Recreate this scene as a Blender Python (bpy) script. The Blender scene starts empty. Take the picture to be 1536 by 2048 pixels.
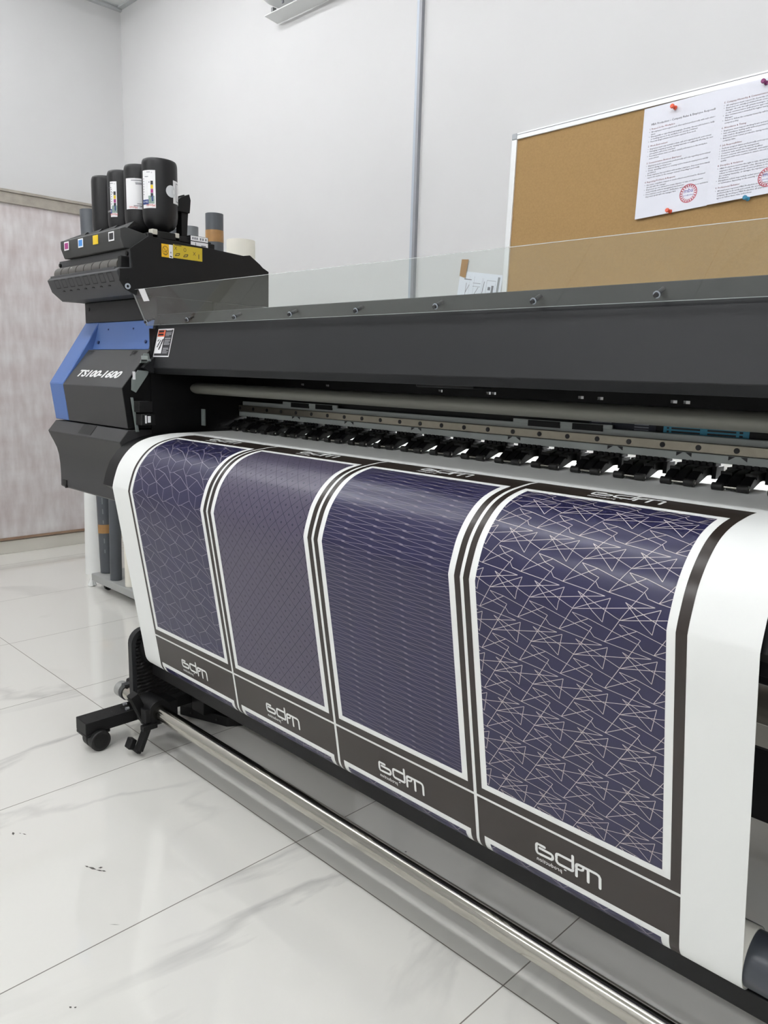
import bpy, bmesh, math, random
from mathutils import Vector, Matrix
random.seed(7)
scene = bpy.context.scene
COL = scene.collection
H = 1.093                      # camera height

# ------------------------------------------------------------------ helpers
def lin(c):
    if isinstance(c, str):
        c = c.lstrip('#'); c = [int(c[i:i+2], 16)/255 for i in (0, 2, 4)]
        c = [(x/12.92 if x <= .04045 else ((x+.055)/1.055)**2.4) for x in c]
    return (c[0], c[1], c[2], 1.0)

MATS = {}
def mat(name, col, rough=.5, metal=0., spec=.5, var=0., vscale=20., bump=0., bscale=200., aniso=0., emit=None, coat=0.):
    if name in MATS: return MATS[name]
    m = bpy.data.materials.new(name); m.use_nodes = True
    nt = m.node_tree; b = nt.nodes['Principled BSDF']
    b.inputs['Base Color'].default_value = lin(col)
    b.inputs['Roughness'].default_value = rough
    b.inputs['Metallic'].default_value = metal
    b.inputs['Specular IOR Level'].default_value = spec
    if coat: b.inputs['Coat Weight'].default_value = coat
    tc = nt.nodes.new('ShaderNodeTexCoord')
    if var:
        n = nt.nodes.new('ShaderNodeTexNoise'); n.inputs['Scale'].default_value = vscale; n.inputs['Detail'].default_value = 4
        nt.links.new(tc.outputs['Object'], n.inputs['Vector'])
        r = nt.nodes.new('ShaderNodeValToRGB')
        c = lin(col)
        r.color_ramp.elements[0].position = .3; r.color_ramp.elements[1].position = .7
        r.color_ramp.elements[0].color = [x*(1-var) for x in c[:3]]+[1]
        r.color_ramp.elements[1].color = [min(1, x*(1+var)) for x in c[:3]]+[1]
        nt.links.new(n.outputs['Fac'], r.inputs['Fac']); nt.links.new(r.outputs['Color'], b.inputs['Base Color'])
    if bump:
        n = nt.nodes.new('ShaderNodeTexNoise'); n.inputs['Scale'].default_value = bscale; n.inputs['Detail'].default_value = 3
        nt.links.new(tc.outputs['Object'], n.inputs['Vector'])
        bp = nt.nodes.new('ShaderNodeBump'); bp.inputs['Strength'].default_value = bump; bp.inputs['Distance'].default_value = .002
        nt.links.new(n.outputs['Fac'], bp.inputs['Height']); nt.links.new(bp.outputs['Normal'], b.inputs['Normal'])
    if emit:
        b.inputs['Emission Color'].default_value = lin(col); b.inputs['Emission Strength'].default_value = emit
    MATS[name] = m
    return m

class MB:
    """collects shapes in world coordinates and links them as ONE mesh object"""
    def __init__(s): s.v = []; s.f = []; s.fm = []; s.uv = None
    def add(s, vs, fs, mi=0):
        o = len(s.v); s.v += [tuple(p) for p in vs]
        s.f += [tuple(o+i for i in f) for f in fs]; s.fm += [mi]*len(fs)
        return s
    def box(s, x0, x1, y0, y1, z0, z1, mi=0, M=None):
        vs = [(x, y, z) for x in (x0, x1) for y in (y0, y1) for z in (z0, z1)]
        if M: vs = [M @ Vector(p) for p in vs]
        return s.add(vs, [(0, 1, 3, 2), (4, 6, 7, 5), (0, 4, 5, 1), (2, 3, 7, 6), (0, 2, 6, 4), (1, 5, 7, 3)], mi)
    def prism(s, prof, x0, x1, mi=0, cap=None):
        """profile in (y, z) swept along x"""
        n = len(prof)
        vs = [(x0, y, z) for y, z in prof]+[(x1, y, z) for y, z in prof]
        s.add(vs, [(i, (i+1) % n, n+(i+1) % n, n+i) for i in range(n)], mi)
        o = len(s.v)-2*n
        s.f += [tuple(o+i for i in range(n)), tuple(o+n+i for i in reversed(range(n)))]
        s.fm += [mi, mi if cap is None else cap]
        return s
    def extrude(s, pts, d, mi=0):
        """closed planar polygon of 3-D points pushed along vector d"""
        n = len(pts); d = Vector(d)
        vs = [Vector(p) for p in pts]; vs += [p+d for p in vs]
        return s.add(vs, [tuple(range(n)), tuple(reversed(range(n, 2*n)))]+[(i, (i+1) % n, n+(i+1) % n, n+i) for i in range(n)], mi)
    def cyl(s, a, b, r, r2=None, seg=24, mi=0, caps=True, hole=0.):
        a = Vector(a); b = Vector(b); r2 = r if r2 is None else r2
        d = (b-a).normalized(); u = d.orthogonal().normalized(); w = d.cross(u)
        vs = []
        for p, rr in ((a, r), (b, r2)):
            vs += [p+(u*math.cos(t)+w*math.sin(t))*rr for t in (2*math.pi*i/seg for i in range(seg))]
        fs = [(i, (i+1) % seg, seg+(i+1) % seg, seg+i) for i in range(seg)]
        if hole:
            for p in (a, b):
                vs += [p+(u*math.cos(t)+w*math.sin(t))*hole for t in (2*math.pi*i/seg for i in range(seg))]
            for i in range(seg):
                j = (i+1) % seg
                fs += [(i, j, 2*seg+j, 2*seg+i), (seg+i, seg+j, 3*seg+j, 3*seg+i), (2*seg+i, 2*seg+j, 3*seg+j, 3*seg+i)]
        elif caps: fs += [tuple(reversed(range(seg))), tuple(range(seg, 2*seg))]
        return s.add(vs, fs, mi)
    def lathe(s, prof, c, sx=1., sy=1., seg=36, mi=0):
        """profile (r, z) turned about the vertical through c, radii scaled in x and y"""
        n = len(prof); vs = []; fs = []
        for k in range(seg):
            t = 2*math.pi*k/seg
            vs += [(c[0]+r*sx*math.cos(t), c[1]+r*sy*math.sin(t), c[2]+z) for r, z in prof]
        for k in range(seg):
            q = (k+1) % seg
            fs += [(k*n+i, q*n+i, q*n+i+1, k*n+i+1) for i in range(n-1)]
        return s.add(vs, fs, mi)
    def tube(s, pts, r, seg=10, mi=0):
        for a, b in zip(pts, pts[1:]): s.cyl(a, b, r, seg=seg, mi=mi)
        return s
    def quad(s, a, b, c, d, mi=0): return s.add([a, b, c, d], [(0, 1, 2, 3)], mi)
    def build(s, name, mats, parent=None, bevel=0., angle=35, flat=False, normals=True):
        me = bpy.data.meshes.new(name)
        off = parent_loc(parent)
        bm = bmesh.new()
        bv = [bm.verts.new(Vector(p)-off) for p in s.v]
        for f, mi in zip(s.f, s.fm):
            try:
                bf = bm.faces.new([bv[i] for i in f]); bf.material_index = mi
            except ValueError: pass
        if normals: bmesh.ops.recalc_face_normals(bm, faces=bm.faces[:])
        if s.uv is not None:
            L = bm.loops.layers.uv.new('UVMap'); bm.verts.index_update()
            for f in bm.faces:
                for l in f.loops: l[L].uv = s.uv[l.vert.index]
        bm.to_mesh(me); bm.free()
        for m in (mats if isinstance(mats, (list, tuple)) else [mats]): me.materials.append(m)
        if not flat:
            me.polygons.foreach_set('use_smooth', [True]*len(me.polygons))
            me.set_sharp_from_angle(angle=math.radians(angle))
        o = bpy.data.objects.new(name, me); COL.objects.link(o)
        if parent is not None: o.parent = parent
        if bevel:
            b = o.modifiers.new('bevel', 'BEVEL'); b.width = bevel; b.segments = 2; b.limit_method = 'ANGLE'; b.angle_limit = math.radians(40)
        return o

def parent_loc(p):
    v = Vector((0, 0, 0))
    while p is not None: v += p.location; p = p.parent
    return v
def tag(o, label=None, cat=None, group=None, kind=None):
    for k, val in (('label', label), ('category', cat), ('group', group), ('kind', kind)):
        if val: o[k] = val
    return o
def thing(name, loc, label, cat, group=None):
    o = bpy.data.objects.new(name, None); o.empty_display_size = .05; COL.objects.link(o); o.location = loc
    return tag(o, label, cat, group)
def struct(mb, name, mats, **k): return tag(mb.build(name, mats, **k), kind='structure')

_dg = None
def text_geo(body, size, align='LEFT', shear=0., res=2, space=1., mirror=False, offset=0., yalign='TOP_BASELINE'):
    cu = bpy.data.curves.new('text', 'FONT'); cu.body = body; cu.size = size; cu.align_x = align; cu.align_y = yalign
    cu.shear = shear; cu.resolution_u = res; cu.space_character = space; cu.offset = offset
    ob = bpy.data.objects.new('text', cu); COL.objects.link(ob)
    bpy.context.view_layer.update()
    me = ob.to_mesh()
    vs = [((-v.co.x if mirror else v.co.x), v.co.y) for v in me.vertices]; fs = [tuple(p.vertices) for p in me.polygons]
    ob.to_mesh_clear()
    bpy.data.objects.remove(ob); bpy.data.curves.remove(cu)
    return vs, fs

# ------------------------------------------------------------------ camera
cam = bpy.data.cameras.new('camera'); cam.sensor_fit = 'HORIZONTAL'; cam.sensor_width = 36; cam.lens = 1554/1536*36
cam.clip_start = .02
co = bpy.data.objects.new('camera', cam); COL.objects.link(co); scene.camera = co
R = Matrix(((.70870397, -.14271893, .69091967), (.70497209, .10516502, -.70139481), (.02744173, .98416037, .17514373)))
co.matrix_world = Matrix.Translation((0, 0, H)) @ R.to_4x4()

# ------------------------------------------------------------------ materials
WHITE = mat('white_wall_paint', '#cecece', .55, var=.012, vscale=3, bump=.05, bscale=90)
CEIL = mat('ceiling_paint', '#dcdedd', .7, var=.01, vscale=4)
BLK = mat('black_powder_coat', '#131314', .5, spec=.3, bump=.05, bscale=900)
BLK2 = mat('deep_black_plastic', '#0c0c0d', .45, spec=.3, bump=.03, bscale=600)
DGREY = mat('charcoal_plastic', '#383839', .5, spec=.35, bump=.05, bscale=1200)
DGREY2 = mat('charcoal_metal', '#1f2022', .48, spec=.3, bump=.03, bscale=900)
MGREY = mat('mid_grey_plastic', '#434446', .5, spec=.35, bump=.03, bscale=900)
BLUE = mat('blue_plastic', '#4a69a4', .45, bump=.03, bscale=900)
GREYM = mat('grey_green_metal', '#c2c9c6', .4, bump=.03, bscale=500)
GREYT = mat('grey_anodised_tube', '#85857d', .5, metal=.1, bump=.03, bscale=300)
RAILS = mat('satin_rail_steel', '#a09a8c', .32, metal=.85, var=.05, vscale=60)
STEEL = mat('stainless_tube', '#b9b6ae', .14, metal=1., bump=.01, bscale=60)
WHT = mat('white_plastic', '#eceeee', .4, bump=.02)
LBL = mat('white_label', '#f0f0f2', .45, bump=.02)
RED = mat('red_ink', '#c8402e', .5, bump=.02); ORG = mat('orange_red_label', '#d9603f', .5, bump=.02)
YEL = mat('yellow_label', '#e3c21b', .5, bump=.02)
MAG = mat('magenta_ink', '#9c2f78', .5, bump=.02); CYA = mat('cyan_ink', '#3a86cf', .5, bump=.02)
INK = mat('black_ink', '#26262a', .5, bump=.02); GINK = mat('grey_ink', '#6f7078', .5, bump=.02)
NVY = mat('navy_label', '#27407f', .5, bump=.02); GRN = mat('green_grey_print', '#8aa096', .5, var=.4, vscale=300)
TAPE = mat('brown_tape', '#9c7444', .4, var=.08, vscale=60)
ALU = mat('aluminium_trim', '#aeb6c0', .45, metal=.15, bump=.02)
ALU2 = mat('dull_aluminium', '#8e9095', .45, metal=.15, bump=.02)
PVC = mat('dark_grey_pipe', '#4b4f54', .42, var=.08, vscale=14)
PVC2 = mat('mid_grey_pipe', '#73777a', .45, var=.05, vscale=14)
PAPER = mat('white_paper', '#eef0ee', .6, bump=.04, bscale=700)
CREAM = mat('cream_paper', '#efece0', .55, var=.02, vscale=10)
BOTTLE = mat('matt_black_bottle', '#131315', .42, spec=.4, bump=.04, bscale=500)
RUB = mat('black_rubber', '#161616', .6, bump=.05, bscale=300)
TROL = mat('trolley_grey', '#a3a5a3', .45, var=.03, vscale=12)

def acrylic():
    m = bpy.data.materials.new('clear_acrylic'); m.use_nodes = True; nt = m.node_tree; nt.nodes.clear()
    o = nt.nodes.new('ShaderNodeOutputMaterial'); mx = nt.nodes.new('ShaderNodeMixShader')
    t = nt.nodes.new('ShaderNodeBsdfTransparent'); g = nt.nodes.new('ShaderNodeBsdfGlossy'); f = nt.nodes.new('ShaderNodeFresnel')
    n = nt.nodes.new('ShaderNodeTexNoise'); n.inputs['Scale'].default_value = 6
    ma = nt.nodes.new('ShaderNodeMath'); ma.operation = 'MULTIPLY'; ma.inputs[1].default_value = .04; nt.links.new(n.outputs['Fac'], ma.inputs[0])
    nt.links.new(ma.outputs[0], g.inputs['Roughness'])
    ge = nt.nodes.new('ShaderNodeNewGeometry'); io = nt.nodes.new('ShaderNodeMath'); io.operation = 'MULTIPLY_ADD'
    io.inputs[1].default_value = 1/1.5-1.5; io.inputs[2].default_value = 1.5     # same reflectance from either side of the sheet
    nt.links.new(ge.outputs['Backfacing'], io.inputs[0]); nt.links.new(io.outputs[0], f.inputs['IOR'])
    t.inputs['Color'].default_value = (.94, .96, .95, 1); g.inputs['Color'].default_value = (.95, .96, .96, 1); f.inputs['IOR'].default_value = 1.5
    nt.links.new(f.outputs[0], mx.inputs[0]); nt.links.new(t.outputs[0], mx.inputs[1]); nt.links.new(g.outputs[0], mx.inputs[2]); nt.links.new(mx.outputs[0], o.inputs[0])
    return m
ACR = acrylic()
ACRE = mat('acrylic_edge', '#a9adac', .2, bump=.01)

def floor_mat():
    m = bpy.data.materials.new('polished_marble_tiles'); m.use_nodes = True; nt = m.node_tree; b = nt.nodes['Principled BSDF']
    N = nt.nodes.new; L = nt.links.new
    tc = N('ShaderNodeTexCoord'); sp = N('ShaderNodeSeparateXYZ'); L(tc.outputs['Object'], sp.inputs[0])
    def math_(op, a, b_=None):
        n = N('ShaderNodeMath'); n.operation = op
        for i, v in enumerate((a, b_)):
            if v is None: continue
            if isinstance(v, (int, float)): n.inputs[i].default_value = v
            else: L(v, n.inputs[i])
        return n.outputs[0]
    def grid(c, off, pitch, w):
        f = math_('FRACT', math_('ADD', math_('DIVIDE', math_('SUBTRACT', c, off), pitch), .5))
        return math_('LESS_THAN', math_('MULTIPLY', math_('ABSOLUTE', math_('SUBTRACT', f, .5)), pitch), w)
    gx = grid(sp.outputs['X'], -.7024, .6, .00125); gy = grid(sp.outputs['Y'], 1.057, 1.2, .00125)
    gb = math_('LESS_THAN', math_('ABSOLUTE', math_('ADD', sp.outputs['X'], 4.39)), .0022)
    gr = math_('MAXIMUM', math_('MAXIMUM', gx, gy), gb)
    # soft grey veins, each tile shifted so veins break at the joints
    cell = N('ShaderNodeCombineXYZ')
    L(math_('FLOOR', math_('DIVIDE', math_('ADD', sp.outputs['X'], .7024), .6)), cell.inputs[0]); L(math_('FLOOR', math_('DIVIDE', math_('SUBTRACT', sp.outputs['Y'], 1.057), 1.2)), cell.inputs[1])
    sc = N('ShaderNodeVectorMath'); sc.operation = 'MULTIPLY_ADD'; L(cell.outputs[0], sc.inputs[0]); sc.inputs[1].default_value = (3.7, 5.3, 1); L(tc.outputs['Object'], sc.inputs[2])
    mp = N('ShaderNodeMapping'); mp.inputs['Rotation'].default_value = (0, 0, .7); mp.inputs['Scale'].default_value = (1.0, .42, 1); L(sc.outputs[0], mp.inputs[0])
    n1 = N('ShaderNodeTexNoise'); n1.inputs['Scale'].default_value = 1.5; n1.inputs['Detail'].default_value = 7; n1.inputs['Distortion'].default_value = .6; L(mp.outputs[0], n1.inputs['Vector'])
    d = math_('ABSOLUTE', math_('SUBTRACT', n1.outputs['Fac'], .5))
    v = N('ShaderNodeMapRange'); L(d, v.inputs[0]); v.inputs[1].default_value = 0; v.inputs[2].default_value = .022; v.inputs[3].default_value = 1; v.inputs[4].default_value = 0
    n2 = N('ShaderNodeTexNoise'); n2.inputs['Scale'].default_value = 1.1; L(sc.outputs[0], n2.inputs['Vector'])
    v2 = N('ShaderNodeMapRange'); L(n2.outputs['Fac'], v2.inputs[0]); v2.inputs[1].default_value = .45; v2.inputs[2].default_value = .7; v2.inputs[3].default_value = 0; v2.inputs[4].default_value = .5
    vm = math_('MULTIPLY', v.outputs[0], v2.outputs[0])
    m1 = N('ShaderNodeMix'); m1.data_type = 'RGBA'; L(vm, m1.inputs[0]); m1.inputs[6].default_value = lin('#e9e8e2'); m1.inputs[7].default_value = lin('#8b8b8a')
    m2 = N('ShaderNodeMix'); m2.data_type = 'RGBA'; L(gr, m2.inputs[0]); L(m1.outputs[2], m2.inputs[6]); m2.inputs[7].default_value = lin('#77726a')
    L(m2.outputs[2], b.inputs['Base Color'])
    b.inputs['Specular IOR Level'].default_value = .75
    L(math_('ADD', math_('MULTIPLY', gr, .5), .022), b.inputs['Roughness'])
    return m
FLOOR = floor_mat()

def board_mat():
    m = bpy.data.materials.new('worn_grey_board'); m.use_nodes = True; nt = m.node_tree; b = nt.nodes['Principled BSDF']
    N = nt.nodes.new; L = nt.links.new
    tc = N('ShaderNodeTexCoord'); mp = N('ShaderNodeMapping'); mp.inputs['Scale'].default_value = (1, 5, 1.3); L(tc.outputs['Object'], mp.inputs[0])
    n = N('ShaderNodeTexNoise'); n.inputs['Scale'].default_value = 5; n.inputs['Detail'].default_value = 8; L(mp.outputs[0], n.inputs[0])
    mp2 = N('ShaderNodeMapping'); mp2.inputs['Scale'].default_value = (1, 1.5, 4); L(tc.outputs['Object'], mp2.inputs[0])
    n2 = N('ShaderNodeTexNoise'); n2.inputs['Scale'].default_value = 2.2; n2.inputs['Detail'].default_value = 6; L(mp2.outputs[0], n2.inputs[0])
    r1 = N('ShaderNodeValToRGB'); r1.color_ramp.elements[0].position = .35; r1.color_ramp.elements[1].position = .7
    r1.color_ramp.elements[0].color = lin('#b5abaa'); r1.color_ramp.elements[1].color = lin('#dbd8d8'); L(n.outputs['Fac'], r1.inputs[0])
    r2 = N('ShaderNodeValToRGB'); r2.color_ramp.elements[0].position = .3; r2.color_ramp.elements[1].position = .72
    r2.color_ramp.elements[0].color = lin('#bfb2b1'); r2.color_ramp.elements[1].color = lin('#dbdada'); L(n2.outputs['Fac'], r2.inputs[0])
    mx = N('ShaderNodeMix'); mx.data_type = 'RGBA'; mx.inputs[0].default_value = .5; L(r1.outputs[0], mx.inputs[6]); L(r2.outputs[0], mx.inputs[7])
    L(mx.outputs[2], b.inputs['Base Color']); b.inputs['Roughness'].default_value = .5
    return m
BOARD = board_mat()
CORK = mat('cork', '#9c7d50', .8, var=.06, vscale=160, bump=.3, bscale=500)

# printed inks
def ink(name, col, rough):
    return mat(name, col, rough, spec=.45, var=.03, vscale=9, bump=.06, bscale=900)
I_BAND = ink('brown_black_ink', '#2c2521', .30)
I_NAVY = ink('navy_ink', '#252445', .28)
I_WHITE = PAPER
I_LINE1 = mat('pale_lilac_line', '#9a949f', .5, bump=.02); I_LINE4 = mat('pale_line', '#c4bcbb', .5, bump=.02); I_LINE3 = mat('dim_line', '#827b88', .5, bump=.02)
def diamond_ink():
    m = bpy.data.materials.new('diamond_maze_ink'); m.use_nodes = True; nt = m.node_tree; b = nt.nodes['Principled BSDF']
    N = nt.nodes.new; L = nt.links.new
    uv = N('ShaderNodeUVMap'); uv.uv_map = 'UVMap'; sp = N('ShaderNodeSeparateXYZ'); L(uv.outputs[0], sp.inputs[0])
    def M_(op, a, b_=None):
        n = N('ShaderNodeMath'); n.operation = op
        for i, v in enumerate((a, b_)):
            if v is None: continue
            if isinstance(v, (int, float)): n.inputs[i].default_value = v
            else: L(v, n.inputs[i])
        return n.outputs[0]
    P = .0366
    x = M_('ADD', sp.outputs[0], 1.3529); y = M_('SUBTRACT', sp.outputs[1], .3858)
    fu = M_('ABSOLUTE', M_('SUBTRACT', M_('FRACT', M_('ADD', M_('DIVIDE', M_('ADD', x, y), P), .5)), .5))
    fv = M_('ABSOLUTE', M_('SUBTRACT', M_('FRACT', M_('ADD', M_('DIVIDE', M_('SUBTRACT', x, y), P), .5)), .5))
    d = M_('MAXIMUM', fu, fv)
    ring = M_('GREATER_THAN', M_('FRACT', M_('ADD', M_('MULTIPLY', d, 13.0), .1)), .48)
    inner = M_('GREATER_THAN', d, .075); edge = M_('LESS_THAN', d, .475)
    k = M_('MULTIPLY', M_('MULTIPLY', ring, inner), edge)
    mx = N('ShaderNodeMix'); mx.data_type = 'RGBA'; L(k, mx.inputs[0]); mx.inputs[6].default_value = lin('#25233a'); mx.inputs[7].default_value = lin('#655e70')
    L(mx.outputs[2], b.inputs['Base Color']); b.inputs['Roughness'].default_value = .36; b.inputs['Specular IOR Level'].default_value = .45
    return m
I_DIA = diamond_ink()

# ------------------------------------------------------------------ room
XL, YB, ZC = -4.66, 2.412, 3.153
XR, YF = 3.2, -3.6
m = MB(); m.quad((XL, YF, 0), (XR, YF, 0), (XR, YB, 0), (XL, YB, 0))
def dirt(cx, cy, pieces):
    for dx, dy, a, b_, t in pieces:
        c, s_ = math.cos(t), math.sin(t)
        pts = [(cx+dx+c*u*a-s_*v*b_, cy+dy+s_*u*a+c*v*b_, .0004) for u, v in ((-1, -.5), (.2, -1), (1, .3), (-.1, 1))]
        m.add(pts, [(0, 1, 2, 3)], 1)
# smudges trodden onto the tiles
dirt(-1.53, .667, [(0, 0, .012, .003, .3), (.018, .008, .009, .002, .5), (-.014, -.006, .006, .002, .2), (.01, .014, .005, .003, .9), (.026, .014, .006, .002, .4)])
dirt(-1.78, .59, [(0, 0, .007, .003, -.4), (.01, .012, .004, .001, .4), (.02, .018, .006, .0015, .4)])
dirt(-1.33, .62, [(0, 0, .011, .0006, .75)])
dirt(-1.19, .47, [(0, 0, .003, .002, 0), (.006, .006, .002, .002, 0)])
dirt(-1.13, 1.2, [(0, 0, .005, .003, 0), (.03, .02, .003, .002, .5)])
struct(m, 'floor', [FLOOR, mat('floor_smudge', '#55524d', .8, bump=.1)], flat=True, normals=False)
struct(MB().box(XL-.1, XR+.1, YF-.1, YB+.1, ZC, ZC+.1), 'ceiling', CEIL)
struct(MB().box(XL-.1, XL, YF-.1, YB+.1, 0, ZC), 'wall_left', WHITE)
struct(MB().box(XL-.1, XR+.1, YB, YB+.1, 0, ZC), 'wall_back', WHITE)
struct(MB().box(XR, XR+.1, YF-.1, YB, 0, ZC), 'wall_right', WHITE)
struct(MB().box(XL, XR, YF-.1, YF, 0, ZC), 'wall_front', WHITE)
# ceiling edge trim (L-angle of the suspended ceiling)
TRIM = mat('ceiling_angle_paint', '#b9bcbd', .5, bump=.02)
struct(MB().box(XL, XL+.022, YF, YB, ZC-.02, ZC-.001).box(XL+.03, XL+.034, YF, YB, ZC-.006, ZC-.001), 'trim_1', TRIM)
struct(MB().box(XL+.03, XR, YB-.03, YB, ZC-.012, ZC-.001), 'trim_2', TRIM)
SKIRT = mat('skirting_tile', '#d4d1c8', .35, var=.03, vscale=5)
struct(MB().box(XL, XL+.012, YF, YB, 0, .075), 'baseboard_left', SKIRT, bevel=.002)
struct(MB().box(XL+.012, XR, YB-.012, YB, 0, .075), 'baseboard_back', SKIRT, bevel=.002)
# grey two-step aluminium joint strip on the back wall
struct(MB().box(-2.266, -2.2445, YB-.006, YB, 0, ZC-.012).box(-2.2445, -2.231, YB-.016, YB, 0, ZC-.012, 1), 'trim_3', [ALU, ALU2])

# big worn board on the left wall
t = thing('wall_board', (XL+.02, 1.4, .06), 'large worn grey-pink board in a metal top rail on the left wall', 'board')
MB().box(XL+.001, XL+.016, -.2, 2.37, .092, 1.96).build('panel', BOARD, t)
MB().box(XL+.001, XL+.03, -.2, 2.375, 1.955, 2.012).box(XL+.001, XL+.04, -.2, 2.375, 2.012, 2.026).build('top_rail', mat('worn_aluminium', '#a59f95', .45, metal=.3, var=.12, vscale=25), t, bevel=.002)
MB().box(XL+.001, XL+.028, -.2, 2.372, .083, .096).build('bottom_rail', mat('brown_edge', '#8d7560', .6, var=.15, vscale=30), t)

# ------------------------------------------------------------------ cork board with notices
def lerp(a, b, k): return tuple(x+(y-x)*k for x, y in zip(a, b))
def bil(c, u, v, off=0.):
    """corner list TL TR BR BL, u right, v down; off moves towards the room"""
    p = lerp(lerp(c[0], c[1], u), lerp(c[3], c[2], u), v); return (p[0], p[1]-off, p[2])
BC = [(-1.770, 2.400, 1.9400), (-.56, 2.400, 1.9560), (-.575, 2.400, 1.045), (-1.789, 2.400, 1.040)]
t = thing('cork_board', (-1.17, 2.40, 1.04), 'aluminium-framed tan cork notice board on the white back wall', 'notice board')
m = MB(); W, Hh = 1.21, .905
fr = .021
def strip_(mb, u0, u1, v0, v1, y0, y1, mi=0):
    a = [bil(BC, u, v) for u, v in ((u0, v0), (u1, v0), (u1, v1), (u0, v1))]
    pts = [(p[0], y0, p[2]) for p in a]; mb.extrude(pts, (0, y1-y0, 0), mi)
strip_(m, fr/W*.8, 1-fr/W*.8, fr/Hh*.8, 1-fr/Hh*.8, 2.398, 2.411); m.build('cork_panel', CORK, t)
FRM = mat('white_aluminium', '#eef0f1', .3, metal=.25, bump=.02)
for (u0, u1, v0, v1) in ((fr/W, 1-fr/W, 0, fr/Hh), (fr/W, 1-fr/W, 1-fr/Hh, 1), (0, fr/W, fr/Hh, 1-fr/Hh), (1-fr/W, 1, fr/Hh, 1-fr/Hh)):
    m = MB(); strip_(m, u0, u1, v0, v1, 2.391, 2.411)
    if v1-v0 < .1: strip_(m, u0, u1, v0+fr/Hh*.24 if v0 == 0 else v0, v0+fr/Hh*.34 if v0 == 0 else v0+fr/Hh*.1, 2.3898, 2.392, 1)
    m.build('frame_rail', [FRM, ALU2], t, bevel=.0015)
for (u, v) in ((0, 0), (1-fr/W, 0), (0, 1-fr/Hh), (1-fr/W, 1-fr/Hh)):
    m = MB(); strip_(m, u, u+fr/W, v, v+fr/Hh, 2.389, 2.411); tag(m.build('corner_cap', mat('grey_corner', '#a9adb2', .4, bump=.02), t, bevel=.003), 'grey plastic corner cap')

TXT = mat('print_black', '#3b3b45', .6, bump=.01); TXTR = mat('print_red_brown', '#7d3f42', .6, bump=.01)
STR = mat('stamp_red', '#b8404f', .6, var=.25, vscale=400); STB = mat('stamp_violet', '#5a4fa0', .6, bump=.01)
PGW = mat('notice_paper', '#e3e5ee', .6, bump=.03)
def notice(name, corners, lines, label, curl):
    n = 8; m = MB(); vs = []; fs = []
    def P(u, v, off):
        return bil(corners, u, v, off+.004+curl*v*v*(1-u)**2)
    for j in range(n+1):
        for i in range(n+1): vs.append(P(i/n, j/n, 0))
    for j in range(n):
        for i in range(n): a = j*(n+1)+i; fs.append((a, a+1, a+n+2, a+n+1))
    m.add(vs, fs, 0)
    for (txt, x, y, size, mi) in lines:
        tv, tf = text_geo(txt, size, res=1, offset=.0)
        m.add([P(x+px, y-py*.7071, .0006) for px, py in tv], tf, mi)
    # round company stamp
    sx, sy = (.735, .855)
    for r0, r1, mi in ((.108, .118, 3), (.086, .104, 3), (.076, .080, 3)):
        k = 40
        for i in range(k):
            if r0 == .086 and i % 2: continue
            a, b_ = 2*math.pi*i/k, 2*math.pi*(i+1)/k
            m.add([P(sx+r*math.cos(q), sy+r*math.sin(q)*.7071, .0006) for r, q in ((r0, a), (r1, a), (r1, b_), (r0, b_))], [(0, 1, 2, 3)], mi)
    tv, tf = text_geo('mba', .075, 'CENTER', res=2); m.add([P(sx+px, sy-.008-py*.7071, .0007) for px, py in tv], tf, 4)
    tv, tf = text_geo('production', .03, 'CENTER', res=1, shear=.3); m.add([P(sx+px, sy+.022-py*.7071, .0007) for px, py in tv], tf, 4)
    o = m.build(name, [PGW, TXT, TXTR, STR, STB], flat=True, normals=False)
    return tag(o, label, 'notice', 'notices on the cork board')
def page(head, sections, y, x=.13, bx=.10):
    L = []
    if head: L.append((head, x-.01, y, .037, 1)); y += .038
    for title, items in sections:
        L.append((title, bx, y, .031, 2)); y += .026
        for it in items:
            cont = it.startswith('~')
            if not cont: L.append(('\u2022', bx, y, .03, 1))
            L.append((it.lstrip('~'), x, y, .027, 1)); y += .0215
        y += .019
    return L
# wording as far as it can be made out on the two sheets
P1 = page('MBA Production \u2013 Company Rules & Employee Responsibilities', [
    ('1. Respect in the Workplace', ['All employees must respect each other and act professionally with each other at all', '~times.', 'Disrespectful or unprofessional language, shouting, disrespectful behavior, bullying,', '~or insulting anyone in the workplace are strictly prohibited.', 'Personal disagreements must remain separate from work.']),
    ('2. Work Environment', ['Employees must help maintain a clean, safe and organized work environment.', 'Damaging company property, wasting materials or negligently affecting the work', '~atmosphere will not be tolerated.', 'Personal problems must not affect overall performance in the workplace', '~environment.']),
    ('3. Communication Between Employees', ['Employees must communicate professionally and only regarding work-related', '~matters during working hours.', 'Gossip, spreading rumors or creating tension between employees is strictly', '~prohibited.', 'If any employee has a problem with another employee, they must immediately', '~report the matter to the manager instead of handling it personally.']),
    ('4. Reporting Problems & Requests', ['Any issue, complaint, request or work-related concern must be discussed', '~directly with the manager.', 'Employees are not allowed to create disputes or raise workplace issues', '~independently without management involvement.', 'If an employee needs support, clarification, materials, permission or assistance,', '~they must speak with the manager first.'])], .165)
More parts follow.
